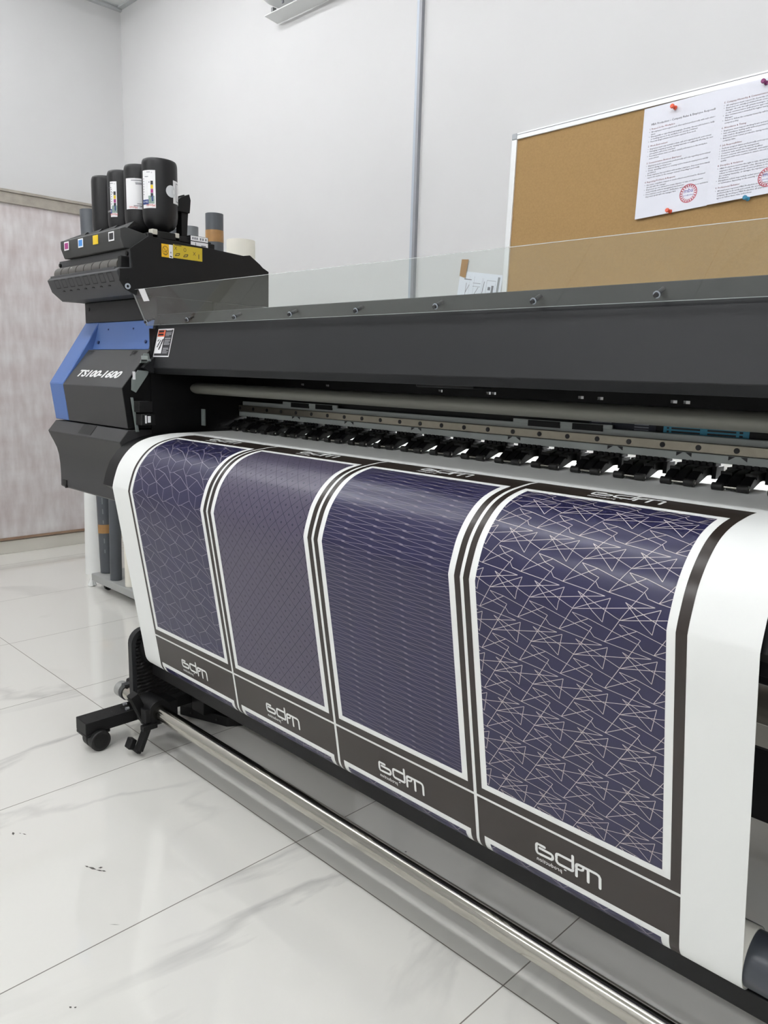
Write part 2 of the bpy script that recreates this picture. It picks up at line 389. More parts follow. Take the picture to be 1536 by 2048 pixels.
P2 = page(None, [
    ('5. Company Hierarchy & Communication Policy', ['All employees must respect the hierarchy structure within the company.', 'Employees are strictly prohibited from contacting the CEO or General', '~Manager directly through private messages, calls, social media', '~or any communication without prior approval from the manager.', 'Any communication intended for higher management must first go through the', '~Manager.', 'Failure to follow the company hierarchy will be considered a violation of', '~company policy.']),
    ('6. Attendance & Timing', ['Employees must respect working hours and arrive on time every day.', 'Late attendance, leaving early without permission, or repeated absence', '~may result in disciplinary action.', 'Employees must remain productive during working hours and avoid wasting', '~company time.']),
    ('7. Job Responsibilities', ['Perform assigned duties professionally and responsibly.', 'Follow instructions given by management.', 'Complete tasks within the required deadlines.', 'Protect company information, materials, and equipment.', 'Cooperate with team members to ensure smooth workflow and production', '~quality.']),
    ('8. Discipline & Violations', ['MBA Production reserves the right to take disciplinary action against any', '~employee who violates company rules, disrespects management or coworkers,', '~refuses to follow instructions, creates problems in the workplace, bypasses', '~the company hierarchy, or damages the reputation or operations of MBA', '~Production.', 'Disciplinary actions may include verbal warning, written warning, suspension', '~or termination depending on the severity of the violation.']),
    ('9. Professional Behavior', ['All employees represent MBA Production and are expected to behave', '~professionally both inside and outside the workplace when representing the', '~company. By working at MBA Production, all employees acknowledge and', '~agree to follow these rules and policies.'])], .135)
C1 = [(-1.2701, 2.395, 1.9218), (-1.0446, 2.395, 1.9290), (-1.0456, 2.395, 1.6112), (-1.2720, 2.395, 1.5959)]
C2 = [(-1.0446, 2.393, 1.9290), (-.812, 2.393, 1.9335), (-.818, 2.393, 1.6255), (-1.0456, 2.393, 1.6112)]
notice('notice_sheet', C1, P1, 'white rules sheet with bold heading and orange pins, on cork beside bare cork', .004)
notice('notice_sheet', C2, P2, 'white rules sheet without heading, overlapping its neighbour, held by a blue pin', .004)
def pin(x, z, col, label, dx=.0):
    c = mat('pin_'+col, {'orange': '#d9573c', 'blue': '#3f8fb0', 'purple': '#7d2a63'}[col], .25, bump=.01)
    t = thing('push_pin', (x, 2.388, z), label, 'pin', 'push pins')
    y = 2.389
    MB().cyl((x, y, z), (x-.002, y-.006, z+.001), .0065, .0055, 16).cyl((x-.002, y-.006, z+.001), (x-.0035, y-.014, z+.002), .0035, .0042, 14).cyl((x-.0035, y-.014, z+.002), (x-.0042, y-.019, z+.0026), .0068, .006, 16).build('head', c, t, bevel=.0008)
    MB().cyl((x, y, z), (x+.001, y+.008, z-.0005), .0007, seg=6).build('needle', STEEL, t)
pin(-1.168, 1.905, 'orange', 'orange push pin at the top of the sheet with the bold heading')
pin(-1.1554, 1.6065, 'orange', 'orange push pin near the bottom edge of the sheet with the bold heading')
pin(-.9256, 1.6134, 'blue', 'blue push pin near the stamp of the right-hand sheet')
pin(-.908, 1.9169, 'purple', 'purple push pin at the top of the right-hand sheet')

# taped sheet on the wall, lower left of the cork board
NC = [(-1.995, 2.411, 1.492), (-1.792, 2.411, 1.462), (-1.835, 2.411, 1.17), (-2.038, 2.411, 1.20)]
m = MB(); m.quad(*[bil(NC, u, v, .001) for u, v in ((0, 0), (1, 0), (1, 1), (0, 1))])
m.quad(*[bil(NC, u, v, .0016) for u, v in ((.90, .03), (.95, .03), (.95, .97), (.90, .97))], 2)
for u0, u1, v0, v1 in ((.12, .3, .09, .1), (.18, .19, .14, .5), (.26, .262, .05, .9), (.36, .363, .05, .9), (.34, .52, .13, .135), (.34, .52, .17, .174), (.55, .553, .06, .9), (.58, .583, .06, .9), (.66, .86, .08, .084), (.66, .664, .08, .5), (.86, .863, .08, .5), (.7, .76, .16, .2), (.78, .83, .14, .26)):
    m.quad(*[bil(NC, u, v, .0016) for u, v in ((u0, v0), (u1, v0), (u1, v1), (u0, v1))], 1)
for u, v, du, dv in ((.25, .16, -.07, .1), (.47, .18, -.08, .1), (.6, .1, -.05, .3), (.75, .3, .05, .05), (.7, .33, .03, -.06)):
    m.quad(bil(NC, u, v, .0016), bil(NC, u+.012, v, .0016), bil(NC, u+du+.012, v+dv, .0016), bil(NC, u+du, v+dv, .0016), 1)
tag(m.build('taped_sheet', [mat('sheet_white', '#dfe3ec', .6, bump=.03), GINK, mat('sheet_grey_bar', '#8c9094', .6, bump=.02)], flat=True, normals=False), 'white diagram sheet taped to the wall, seen through the clear visor', 'notice')
m = MB(); m.extrude([(-1.990, 2.4085, 1.534), (-1.957, 2.4085, 1.531), (-1.969, 2.4085, 1.463), (-1.998, 2.4085, 1.473)], (0, -.0008, 0))
tag(m.build('tape_strip', TAPE), 'short strip of brown tape holding the diagram sheet', 'tape')

# ------------------------------------------------------------------ air conditioner (only its lower front shows)
t = thing('air_conditioner', (-2.75, YB, 2.7), 'white wall air conditioner with its flap open, above the printer', 'air conditioner')
X0, X1 = -3.12, -2.2
MB().prism([(2.20, 2.80), (2.235, 2.745), (2.33, 2.715), (YB, 2.715), (YB, 3.02), (2.21, 3.02), (2.195, 2.98)], X0, X1).build('body', WHT, t, bevel=.012)
MB().prism([(2.325, 2.672), (2.402, 2.664), (2.404, 2.668), (2.327, 2.678)], X0-.02, X1+.02).build('flap', mat('flap_white', '#dfe1e0', .4, bump=.02), t, bevel=.001)
MB().box(X0+.17, X1-.05, 2.255, 2.32, 2.712, 2.742).build('outlet', BLK2, t)
MB().box(X0+.10, X0+.112, 2.33, 2.335, 2.695, 2.71).build('indicator', GINK, t)
for q in (X0-.01, X1-.02): MB().box(q, q+.014, 2.355, 2.375, 2.675, 2.715).build('flap_hinge', mat('hinge_grey', '#8a8c8c', .5, bump=.02), t)

# ------------------------------------------------------------------ printed paper
PR = [(2.05, .912), (1.3, .912), (1.164, .911), (1.120, .9085), (1.072, .9015), (1.034, .888), (1.004, .865), (.981, .835), (.968, .803), (.960, .772)]
ZT, RC, RR = .2777, (1.086, .285), .0446
def catmull(p0, p1, p2, p3, t):
    return tuple(.5*((2*b)+(-a+c)*t+(2*a-5*b+4*c-d)*t*t+(-a+3*b-3*c+d)*t**3) for a, b, c, d in zip(p0, p1, p2, p3))
prof = []
ext = PR+[(.957, .735)]
for i in range(len(PR)-1):
    a = ext[i-1] if i else ext[0]; n = 5 if i > 0 else 3
    for k in range(n): prof.append(catmull(a, ext[i], ext[i+1], ext[i+2], k/n) if i > 1 else lerp(ext[i], ext[i+1], k/n))
prof.append(PR[-1])
s_fold = .4785
for z in (.70, .62, .54, .46, .38, .32): prof.append((.960+.1667*(.772-z), z))
a0 = math.atan2(-.1667, -1)              # contact direction on the roll
for k in range(0, 25):
    a = a0+math.radians(9.5*k); prof.append((RC[0]+RR*math.cos(a), RC[1]+RR*math.sin(a)))
acc = [0.]
for p, q in zip(prof, prof[1:]): acc.append(acc[-1]+math.dist(p, q))
kf = len([1 for i in range(0)])
i_f = min(range(len(prof)), key=lambda i: math.dist(prof[i], PR[-1]))
sv = [s_fold-(a-acc[i_f]) for a in acc]      # decreasing along the feed direction
nor = []
for i in range(len(prof)):
    a = prof[max(0, i-1)]; b_ = prof[min(len(prof)-1, i+1)]
    ty, tz = b_[0]-a[0], b_[1]-a[1]; l = math.hypot(ty, tz); nor.append((tz/l, -ty/l))
def surf(X, s, off=0.):
    s = max(min(s, sv[0]), sv[-1])
    lo, hi = 0, len(sv)-1
    while hi-lo > 1:
        k = (lo+hi)//2
        if sv[k] >= s: lo = k
        else: hi = k
    t = (sv[lo]-s)/(sv[lo]-sv[hi]); p = lerp(prof[lo], prof[hi], t); n = lerp(nor[lo], nor[hi], t)
    return (X, p[0]+n[0]*off, p[1]+n[1]*off)
class Sheet(MB):
    def __init__(s): super().__init__(); s.uv = []
    def breaks(s, s0, s1):
        r = [x for x in sv if min(s0, s1)+1e-6 < x < max(s0, s1)-1e-6]; r = sorted(r+[s0, s1]); return r
    def rect(s, x0, x1, s0, s1, off, mi=0):
        b = s.breaks(s0, s1)
        vs = []; 
        for q in b: vs += [surf(x0, q, off), surf(x1, q, off)]; s.uv += [(x0, q), (x1, q)]
        s.add(vs, [(2*i, 2*i+1, 2*i+3, 2*i+2) for i in range(len(b)-1)], mi)
    def poly(s, pts, off, mi=0):
        s.uv += list(pts); s.add([surf(x, q, off) for x, q in pts], [tuple(range(len(pts)))], mi)
    def line(s, a, b_, w, off, mi=0, clip=None):
        (x0, y0), (x1, y1) = a, b_
        if clip:
            t0, t1 = 0., 1.; dx, dy = x1-x0, y1-y0
            for p, q in ((-dx, x0-clip[0]), (dx, clip[1]-x0), (-dy, y0-clip[2]), (dy, clip[3]-y0)):
                if abs(p) < 1e-12:
                    if q < 0: return
                else:
                    r = q/p
                    if p < 0: t0 = max(t0, r)
                    else: t1 = min(t1, r)
            if t0 >= t1: return
            x0, y0, x1, y1 = x0+dx*t0, y0+dy*t0, x0+dx*t1, y0+dy*t1
        dx, dy = x1-x0, y1-y0; l = math.hypot(dx, dy)
        if l < 1e-5: return
        nx, ny = -dy/l*w/2, dx/l*w/2
        ts = [0, 1]
        if abs(dy) > 1e-6: ts += [(q-y0)/dy for q in sv if 0 < (q-y0)/dy < 1]
        ts.sort(); vs = []
        for t in ts:
            for sg in (1, -1):
                p = (x0+dx*t+nx*sg, y0+dy*t+ny*sg); vs.append(surf(p[0], p[1], off)); s.uv.append(p)
        s.add(vs, [(2*i, 2*i+1, 2*i+3, 2*i+2) for i in range(len(ts)-1)], mi)
    def stroke(s, pts, w, off, mi=0):
        for a, b_ in zip(pts, pts[1:]): s.line(a, b_, w, off, mi)
        for p in pts:
            s.poly([(p[0]+w/2*math.cos(k*math.pi/5), p[1]+w/2*math.sin(k*math.pi/5)) for k in range(10)], off+.00003, mi)

PXL, PXR = -1.975, -.302
CX0, CW = -1.8876, .374            # left print edge and width of one design
paper = thing('printed_paper', (-1.14, 1.0, .25), 'white paper web with four navy patterned panels, hanging from the printer onto its roll', 'printed paper')
m = Sheet()
m.rect(PXL, PXR, sv[0], sv[-1], 0., 0)
m.rect(PXL, PXR, sv[0], sv[-1], -.0007, 0)
for x in (PXL, PXR):
    b = sorted(sv); vs = []
    for q in b: vs += [surf(x, q, 0), surf(x, q, -.0007)]; m.uv += [(x, q)]*2
    m.add(vs, [(2*i, 2*i+1, 2*i+3, 2*i+2) for i in range(len(b)-1)], 0)
FR = .7095                          # length of one printed repeat
S_WT, S_WB, S_THIN = -.0155, .0845, .0655
s_bot = sv[-1]+.002
OFF = .00025
NV = []                             # navy rectangles (x0, x1, s0, s1, cell, repeat)
for c in range(4):
    x0 = CX0+c*CW; x1 = x0+CW; g = .0034
    xa, xb = x0+(g if c else 0), x1-(g if c < 3 else 0)
    ink_ = lambda a, b_, s0, s1: m.rect(a, b_, s0, s1, OFF, 1)
    wl = .0155 if c else .010
    # dark bands: brown-black around the white frames
    ink_(xa, xb, S_WT, S_THIN-.0024)                        # logo band
    ink_(xa, xb, S_THIN+.0024, S_WB)                        # bar under the frame
    ink_(xa, x0+wl, S_WB, S_WB+.610); ink_(x1-.0155, xb, S_WB, S_WB+.610)
    ink_(xa, xb, S_WB+.610, .7510)                          # logo band of the newest repeat
    ink_(xa, x0+wl, s_bot, S_WT); ink_(x1-.0155, xb, s_bot, S_WT)
    NV.append((x0+wl+.0125, x1-.0155-.0125, S_WB+.0115, S_WB+.610-.0125))
    # logos: mirrored lettering of the company
    for so in (0., FR):
        ox, oy = x0+.1251, .0214+so; w = .0050; o2 = .0006
        P_ = lambda *a: [(ox+a[i], oy+a[i+1]) for i in range(0, len(a), 2)]
        m.stroke(P_(.0046, .0062, .0026, .0048, .0016, .002, .0016, -.008, .0028, -.0112, .0046, -.0125), w, o2, 2)
        m.stroke(P_(.0083, .0058, .0178, .0056), w, o2, 2)
        m.stroke(P_(.0083, -.0008, .0300, -.0012, .0328, -.0030, .0336, -.0062, .0328, -.0094, .0300, -.0118, .0083, -.0126), w, o2, 2)
        m.stroke(P_(.0404, -.0025, .0404, .0020, .0416, .0050, .0445, .0062, .0690, .0062), w, o2, 2)
        m.stroke(P_(.0713, .0170, .0713, -.0060), w, o2, 2)
        m.stroke(P_(.0404, -.0062, .0410, -.0098, .0432, -.0120, .0460, -.0126, .0685, -.0126, .0708, -.0112, .0713, -.0094), w, o2, 2)
        m.stroke(P_(.0778, -.0022, .0776, .0020, .0790, .0050, .0822, .0062, .1140, .0062, .1180, .0048, .1200, .0010, .1200, -.0178), w, o2, 2)
        m.stroke(P_(.0778, -.0058, .0778, -.0178), w, o2, 2)
        m.stroke(P_(.0990, .0062, .0990, -.0178), w, o2, 2)
        m.stroke(P_(.0860, -.0025, .0895, -.0005, .0905, .0030), w*.8, o2, 2); m.stroke(P_(.0778, -.0030, .0860, -.0025), w*.8, o2, 2)
        m.poly(P_(.0545, -.0172, .0590, -.0172, .0590, -.0195, .0545, -.0195), o2, 2)
        tv, tf = text_geo('production', .0125, 'RIGHT', res=2, space=1.08, mirror=True, offset=.0002)
        xm = min(p[0] for p in tv); xM = max(p[0] for p in tv); k = .0485/(xM-xm)
        pts = [(ox+.0019+(p[0]-xm)*k, oy-.0268+p[1]*.85) for p in tv]
        m.uv += pts; m.add([surf(x, q, o2) for x, q in pts], tf, 2)
m.build('paper_web', [PAPER, I_BAND, PAPER], paper, angle=25)
# roll already wound up and its core
MB().cyl((PXL+.001, *RC), (PXR-.001, *RC), RR-.0012, seg=64, hole=.0385).build('wound_roll', mat('paper_roll_edge', '#e6e4da', .6, bump=.03), paper)
tag(MB().cyl((PXL-.012, *RC), (.32, *RC), .0405, seg=64, hole=.034).build('core_tube', mat('core_tube_grey', '#3d4148', .3, var=.06, vscale=20), paper), 'dark grey take-up core tube')

A1, A2 = .0737, .0735
# panel 1: broken cells in thin lilac lines
def panel_lines(k, region, w, mat_line, label, extra=None, edges=None, origin=None):
    x0, x1, s0, s1 = region
    p = Sheet(); p.rect(x0, x1, s0, s1, OFF, 0)
    if edges:
        i0 = int((x0-origin[0])/A1)-2; i1 = int((x1-origin[0])/A1)+2; j0 = int((s0-origin[1])/A2)-2; j1 = int((s1-origin[1])/A2)+2
        for i in range(i0, i1+1):
            for j in range(j0, j1+1):
                ox, oy = origin[0]+i*A1, origin[1]+j*A2
                for e in edges:
                    for a, b_ in zip(e, e[1:]): p.line((ox+a[0], oy+a[1]), (ox+b_[0], oy+b_[1]), w, OFF+.0003, 1, region)
    if extra: extra(p, region)
    return tag(p.build('printed_panel', mat_line, paper, angle=25, normals=True), label)
O = (0, 0); B = (A1, 0); p_ = (.0424, -.0133); q_ = (.0455, -.0446); r_ = (.0186, -.0269); t_ = (-.0142, -.0413); qq = (-.0282, -.0446); w_ = (.0255, -.0493); D_ = (0, -A2); C_ = (A1, -A2)
E1 = [[O, p_, B], [p_, q_], [O, r_, q_, C_], [r_, t_, qq], [t_, w_, D_], [w_, C_]]
# panel 4: triangle star lines
E4 = [[(-.0242, -.0388), (.0301, .0514), (.0137, .0560), (-.0015, .0673), (.0246, .0637), (-.0242, .0347)],
      [(.0265, .0454), (.0331, .0376), (.0490, .0347)],
      [(.0490, .0347), (.1193, .028), O, (.0544, .0269), (.0466, -.0094), (.0034, .026), (.0737, 0)],
      [(.0246, -.0098), (.0983, -.029)]]
E4[0] = [(-.0242, -.0388), (.0301, .0514)]
E4 += [[(.0301, .0514), (.0137, .0560+.0)], [(.0137, .0560), (-.0015, .0673)], [(-.0015, .0673), (.0246, .0637), (-.0242, .0347)]]
def zig(p, reg):
    x0, x1, s0, s1 = reg; cp, sp = .0720, .01225
    for c in range(-1, 6):
        xc = -.9857+cp*(c-2); k0 = int((s0-.3935)/sp)-3; k1 = int((s1-.3935)/sp)+3
        sh = (c-2)*.0032
        for k in range(k0, k1):
            y = .3935+k*sp+sh
            p.line((xc, y), (xc+.0815, y+.0047), .0007, OFF+.0003, 1, reg)
            p.line((xc, y+sp), (xc+.0815, y+.0047), .0007, OFF+.0003, 1, reg)
panel_lines(0, NV[0], .0010, [I_NAVY, I_LINE1], 'navy printed panel with a cracked mosaic of thin lilac lines', edges=E1, origin=(-1.758, .4459))
panel_lines(1, NV[1], .001, [I_DIA], 'grey-violet printed panel with nested diamonds')
panel_lines(2, NV[2], .0008, [I_NAVY, I_LINE3], 'navy printed panel with fine zigzag lines in columns', extra=zig)
panel_lines(3, NV[3], .0009, [I_NAVY, I_LINE4], 'navy printed panel with pale overlapping triangle outlines', edges=E4, origin=(-.633, .3283))
# next repeat, already wrapping round the roll
for c in range(4):
    x0 = CX0+c*CW; wl = .0155 if c else .010
    p = Sheet(); reg = (x0+wl+.0125, x0+CW-.028, s_bot, S_WT-.0115)
    p.rect(*reg, OFF, 0)
    E = E1 if c != 1 else E4
    for i in range(-1, 6):
        for j in range(-4, 2):
            ox, oy = reg[0]+i*A1, reg[3]+j*A2-.01
            for e in E:
                for a, b_ in zip(e, e[1:]): p.line((ox+a[0], oy+a[1]), (ox+b_[0], oy+b_[1]), .0011, OFF+.0003, 1, reg)
    p.build('printed_panel', [I_NAVY, I_LINE1], paper, angle=25)

# ------------------------------------------------------------------ printer
PX1 = .42
pr = thing('wide_format_printer', (-1.0, 1.45, 0), 'black and blue wide-format printer with four ink bottles on its left end', 'printer')
LX0, LX1, LXB = -2.536, -2.05, -2.437
# left front cover with the model name
MID = [(1.033, 1.034), (1.120, 1.142), (1.30, 1.142), (1.30, .921), (1.048, .921)]
fc = MB().prism(MID, LXB+.001, LX1, 0, 1).build('front_cover', [DGREY, BLK2], pr, bevel=.002)
def slope(x, k, off): # point on the sloping face of the front cover, k up from the fold (metres)
    d = (.6238, .7816); n = (-.7816, .6238)
    return (x, 1.033+d[0]*k+n[0]*off, 1.034+d[1]*k+n[1]*off)
tv, tf = text_geo('TS100-1600', .030, 'LEFT', shear=.30, res=3, space=1.0, offset=.0012)
xm = min(p[0] for p in tv); xM = max(p[0] for p in tv); k = .272/(xM-xm)
m = MB(); m.add([slope(-2.379+(x-xm)*k, .0335+y*1.12, .0006) for x, y in tv], tf); m.build('model_lettering', mat('white_print', '#f2f2f2', .5, bump=.01), fc, flat=True, normals=False)
for x in (-2.415, -2.138):   # recessed hook slots at the top corners
    m = MB()
    for dx, a, b_ in ((0, .115, .134), (.013, .118, .134), (.022, .118, .134)): m.quad(slope(x+dx, a, .0006), slope(x+dx+.004, a, .0006), slope(x+dx+.004, b_, .0006), slope(x+dx, b_, .0006))
    m.quad(slope(x, .130, .0006), slope(x+.03, .130, .0006), slope(x+.03, .134, .0006), slope(x, .134, .0006))
    m.build('hook_slot', BLK2, fc, flat=True, normals=False)
MB().prism([(1.033, 1.036), (1.160, 1.230), (1.34, 1.230), (1.34, .921), (1.048, .921)], LX0, LXB).build('blue_side_trim', BLUE, pr, bevel=.003)
tp = MB().prism([(1.133, 1.143), (1.148, 1.187), (1.157, 1.227), (1.34, 1.227), (1.34, 1.143)], LXB, -2.058).build('blue_top_panel', BLUE, pr, bevel=.0015)
for a, b_, r in [((x, 1.1365, 1.166), (x, 1.1435, 1.164), .005) for x in (-2.405, -2.105)]+[((x, 1.150, 1.205), (x, 1.155, 1.2045), .0025) for x in (-2.36, -2.2)]:
    MB().cyl(a, b_, r, seg=14).build('screw', mat('dark_blue_screw', '#22305a', .5, bump=.02), tp)
# lower concave cover
m = MB().prism([(1.048, .917), (1.021, .884), (1.029, .866), (1.037, .850), (1.0465, .828), (1.052, .806), (1.055, .775), (1.056, .740), (1.055, .703), (1.062, .698), (1.40, .698), (1.40, .917)], LX0, LX1)
lc = m.build('lower_side_cover', DGREY, pr, bevel=.002)
MB().prism([(1.0472, .9178), (1.0248, .8898), (1.034, .888), (1.0475, .903)], -2.325, -2.24).build('latch_recess', BLK2, lc)
MB().box(-2.515, -2.487, 1.0525, 1.06, .708, .724).cyl((-2.49, 1.05, .705), (-2.49, 1.06, .705), .006, seg=12).build('cable_port', BLK2, lc)
# body behind
MB().box(-2.53, PX1, 1.16, 1.655, .66, .905).build('main_body', BLK, pr, bevel=.004)
MB().box(-2.50, -2.06, 1.3405, 1.655, .9, 1.29).build('left_housing', BLK, pr, bevel=.003)
col = MB().box(-2.530, -2.066, 1.156, 1.34, 1.2275, 1.292).build('upper_column', DGREY2, pr, bevel=.003)
MB().cyl((-2.50, 1.1545, 1.271), (-2.50, 1.160, 1.271), .006, seg=14).build('screw', BLK2, col)
# front paper guide (heated apron) under the paper
GP = [(y+.0085 if i > 3 else y, z-.0045 if i < 6 else z-.002) for i, (y, z) in enumerate(PR)]
GP[0] = (1.9, .9075)
guide = [p for p in GP]+[(.9835, .762), (1.006, .748), (1.008, .728), (1.16, .705), (1.9, .705)]
MB().prism(guide, LX1+.001, PX1).build('front_paper_guide', BLK2, pr, bevel=.001)
# ink unit on top
TP = [(1.089, 1.363), (1.085, 1.414), (1.142, 1.455), (1.328, 1.447), (1.461, 1.4395), (1.486, 1.444), (1.524, 1.421), (1.535, 1.412), (1.558, 1.402), (1.558, 1.293), (1.10, 1.290), (1.068, 1.304), (1.052, 1.326), (1.053, 1.357)]
side = MB().prism(TP, -2.0845, -2.080).build('ink_unit_side_plate', BLK, pr, bevel=.001)
for y, z in ((1.0745, 1.331), (1.458, 1.432)): MB().cyl((-2.0805, y, z), (-2.0785, y, z), .004, seg=12).build('screw', BLK2, side)
MB().cyl((-2.0805, 1.0745, 1.312), (-2.077, 1.0745, 1.312), .008, seg=20, hole=.004).build('ring_bolt', ALU, side)
IN = [(1.10, 1.36), (1.098, 1.414), (1.142, 1.43), (1.47, 1.425), (1.55, 1.39), (1.55, 1.294), (1.11, 1.294)]
MB().prism(IN, -2.56, -2.085).build('ink_unit_body', BLK, pr, bevel=.002)
fas = MB().box(-2.565, -2.088, 1.0945, 1.11, 1.36, 1.4165).build('ink_unit_fascia', MGREY, pr, bevel=.001)
for x in (-2.555, -2.112): MB().cyl((x, 1.090, 1.404), (x, 1.096, 1.404), .006, seg=14).build('screw', BLK2, fas)
# cartridge cover: box with eight outlined squares, slots and a ribbed roller cover
cc = MB().prism([(1.0525, 1.3535), (1.0625, 1.3635), (1.095, 1.366), (1.20, 1.366), (1.20, 1.293), (1.098, 1.293), (1.066, 1.319)], -2.565, -2.0985).build('cartridge_cover', MGREY, pr, bevel=.002)
m = MB()
def face(x, z, off): # on the front face of the cartridge cover
    k = (z-1.3535)/(1.319-1.3535); return (x, 1.0525+.0135*k-off, z+off*.39)
for i in range(8):
    x = -2.500+.0507*i; z = 1.339; a, b_, w = .0155, .0125, .0022
    for x0, x1, z0, z1 in ((x-a, x+a, z+b_-w, z+b_), (x-a, x+a, z-b_, z-b_+w), (x-a, x-a+w, z-b_, z+b_), (x+a-w, x+a, z-b_, z+b_)):
        m.quad(face(x0, z0, .0007), face(x1, z0, .0007), face(x1, z1, .0007), face(x0, z1, .0007))
m.build('square_marks', BLK2, cc, flat=True, normals=False)
for i in range(7):
    x = -2.475+.0507*i; MB().box(x-.006, x+.006, 1.0655, 1.08, 1.3165, 1.3205).build('slot', BLK2, cc)
rc = MB()
for i in range(8):
    x = -2.545+.0528*i; rc.cyl((x+.0022, 1.088, 1.372), (x+.0506, 1.088, 1.372), .0218, seg=40)
rc.cyl((-2.545, 1.088, 1.372), (-2.122, 1.088, 1.372), .0170, seg=32)
rc.build('ribbed_roller', mat('ribbed_grey', '#504e4a', .5, bump=.1, bscale=400), pr)
MB().box(-2.1215, -2.104, 1.068, 1.10, 1.36, 1.396).build('roller_end_block', BLK, pr, bevel=.003)
MB().box(-2.552, -2.12, 1.058, 1.068, 1.3585, 1.3665).build('roller_ledge', MGREY, pr, bevel=.001)
# bottle tray with coloured squares
tray = MB().prism([(1.081, 1.417), (1.070, 1.446), (1.070, 1.468), (1.085, 1.474), (1.15, 1.462), (1.16, 1.42)], -2.495, -2.105).build('bottle_tray', mat('tray_charcoal', '#353636', .5, bump=.04, bscale=900), pr, bevel=.002)
for i, (cm) in enumerate((MAG, CYA, YEL, INK)):
    x = -2.45+.098*i; z = 1.451; m = MB(); a = .0165
    m.box(x-a, x+a, 1.0692, 1.0697, z-.0125, z+.0125, 0).box(x-a+.0045, x+a-.0045, 1.0687, 1.0693, z-.0088, z+.0088, 1)
    tag(m.build('colour_square', [YEL if cm is YEL else LBL, cm], tray, flat=True), ('magenta', 'cyan', 'yellow', 'black')[i]+' ink colour square')
for i in range(4):
    x = -2.475+.098*i; m = MB()
    A, B_, C2_ = (x-.018, 1.080, 1.472), (x+.052, 1.125, 1.497), (x+.052, 1.10, 1.4725)
    A2_, D2_ = (x-.018, 1.10, 1.4695), (x+.048, 1.145, 1.492)
    m.add([A, B_, D2_, A2_, C2_], [(0, 1, 2, 3), (0, 4, 1), (1, 4, 2), (0, 3, 4), (3, 2, 4)])
    m.build('tray_flap', DGREY2, tray)
# rack that carries the bottles
rack = MB().box(-2.50, -2.10, 1.15, 1.36, 1.42, 1.468).build('bottle_rack', BLK, pr, bevel=.003)
for y0, y1, z in ((1.165, 1.182, 1.480), (1.238, 1.252, 1.478)): MB().box(-2.122, -2.10, y0, y1, 1.455, z).build('rack_clip', mat('pale_clip', '#c9c6bb', .4, bump=.02), rack, bevel=.002)
for y0, y1, z in ((1.182, 1.238, 1.476), (1.252, 1.325, 1.472)): MB().box(-2.114, -2.098, y0, y1, 1.455, z).build('rack_latch', BLK2, rack, bevel=.002)
lb = MB().box(-2.115, -2.094, 1.283, 1.345, 1.44, 1.478)
lb.box(-2.0938, -2.0932, 1.285, 1.343, 1.4475, 1.461, 1).box(-2.0938, -2.0932, 1.285, 1.343, 1.4635, 1.477, 1)
for y in (1.29, 1.297, 1.304, 1.316, 1.324, 1.334): lb.box(-2.0932, -2.0929, y, y+.004, 1.467, 1.4735, 2)
lb.box(-2.0932, -2.0929, 1.30, 1.302, 1.449, 1.459, 2).box(-2.0932, -2.0929, 1.32, 1.336, 1.450, 1.453, 2)
lb.build('scale_label', [BLK, LBL, GINK], rack)
MB().box(-2.11, -2.092, 1.346, 1.366, 1.44, 1.462).build('rack_end', BLK2, rack, bevel=.002)
for i in range(4):
    x = -2.160-.107*i; m = MB()
    m.prism([(1.288, 1.455), (1.305, 1.455), (1.312, 1.56), (1.300, 1.60), (1.297, 1.60), (1.288, 1.55)], x-.02, x+.012)
    m.prism([(1.270, 1.548), (1.312, 1.548), (1.316, 1.585), (1.311, 1.602), (1.285, 1.590), (1.268, 1.575)], x-.025, x+.02)
    m.build('bottle_arm', BLK, rack, bevel=.002)
# yellow caution labels on the side plate
m = MB(); xs = -2.0796
def sq(y0, y1, z0, z1, mi, e=0.): m.box(xs, xs+.0006+e, y0, y1, z0, z1, mi)
sq(1.181, 1.2045, 1.4035, 1.4395, 0); sq(1.2045, 1.217, 1.403, 1.4395, 1)
sq(1.2180, 1.314, 1.405, 1.4425, 2)
for k in range(24):
    a, b_ = 2*math.pi*k/24, 2*math.pi*(k+1)/24
    m.add([(xs+.0009, 1.1925+r*math.cos(q), 1.4215+r*1.35*math.sin(q)) for r, q in ((.0085, a), (.0095, a), (.0095, b_), (.0085, b_))], [(0, 1, 2, 3)], 3)
def mark(pts, w=.0011):
    for (y0, z0), (y1, z1) in zip(pts, pts[1:]):
        l = math.hypot(y1-y0, z1-z0); ny, nz = -(z1-z0)/l*w/2, (y1-y0)/l*w/2
        m.add([(xs+.0009, y0+ny, z0+nz), (xs+.0009, y1+ny, z1+nz), (xs+.0009, y1-ny, z1-nz), (xs+.0009, y0-ny, z0-nz)], [(0, 1, 2, 3)], 3)
mark([(1.186, 1.431), (1.1995, 1.412)]); mark([(1.1865, 1.421), (1.190, 1.417), (1.195, 1.419), (1.1985, 1.424)]); mark([(1.188, 1.413), (1.197, 1.411)])
mark([(1.2075, 1.418), (1.213, 1.418)], .001); mark([(1.210, 1.415), (1.210, 1.421)], .001); mark([(1.207, 1.408), (1.214, 1.406)], .003)
for cy, cz in ((1.226, 1.432), (1.287, 1.424)):
    mark([(cy-.004, cz-.005), (cy+.004, cz+.005)]); mark([(cy-.004, cz+.005), (cy+.004, cz-.005)])
mark([(1.256+.004*math.cos(k), 1.431+.005*math.sin(k)) for k in [i*.7 for i in range(10)]])
for y0 in (1.224, 1.251): mark([(y0, 1.411), (y0+.012, 1.413), (y0+.015, 1.419), (y0+.004, 1.417), (y0, 1.411)], .0018)
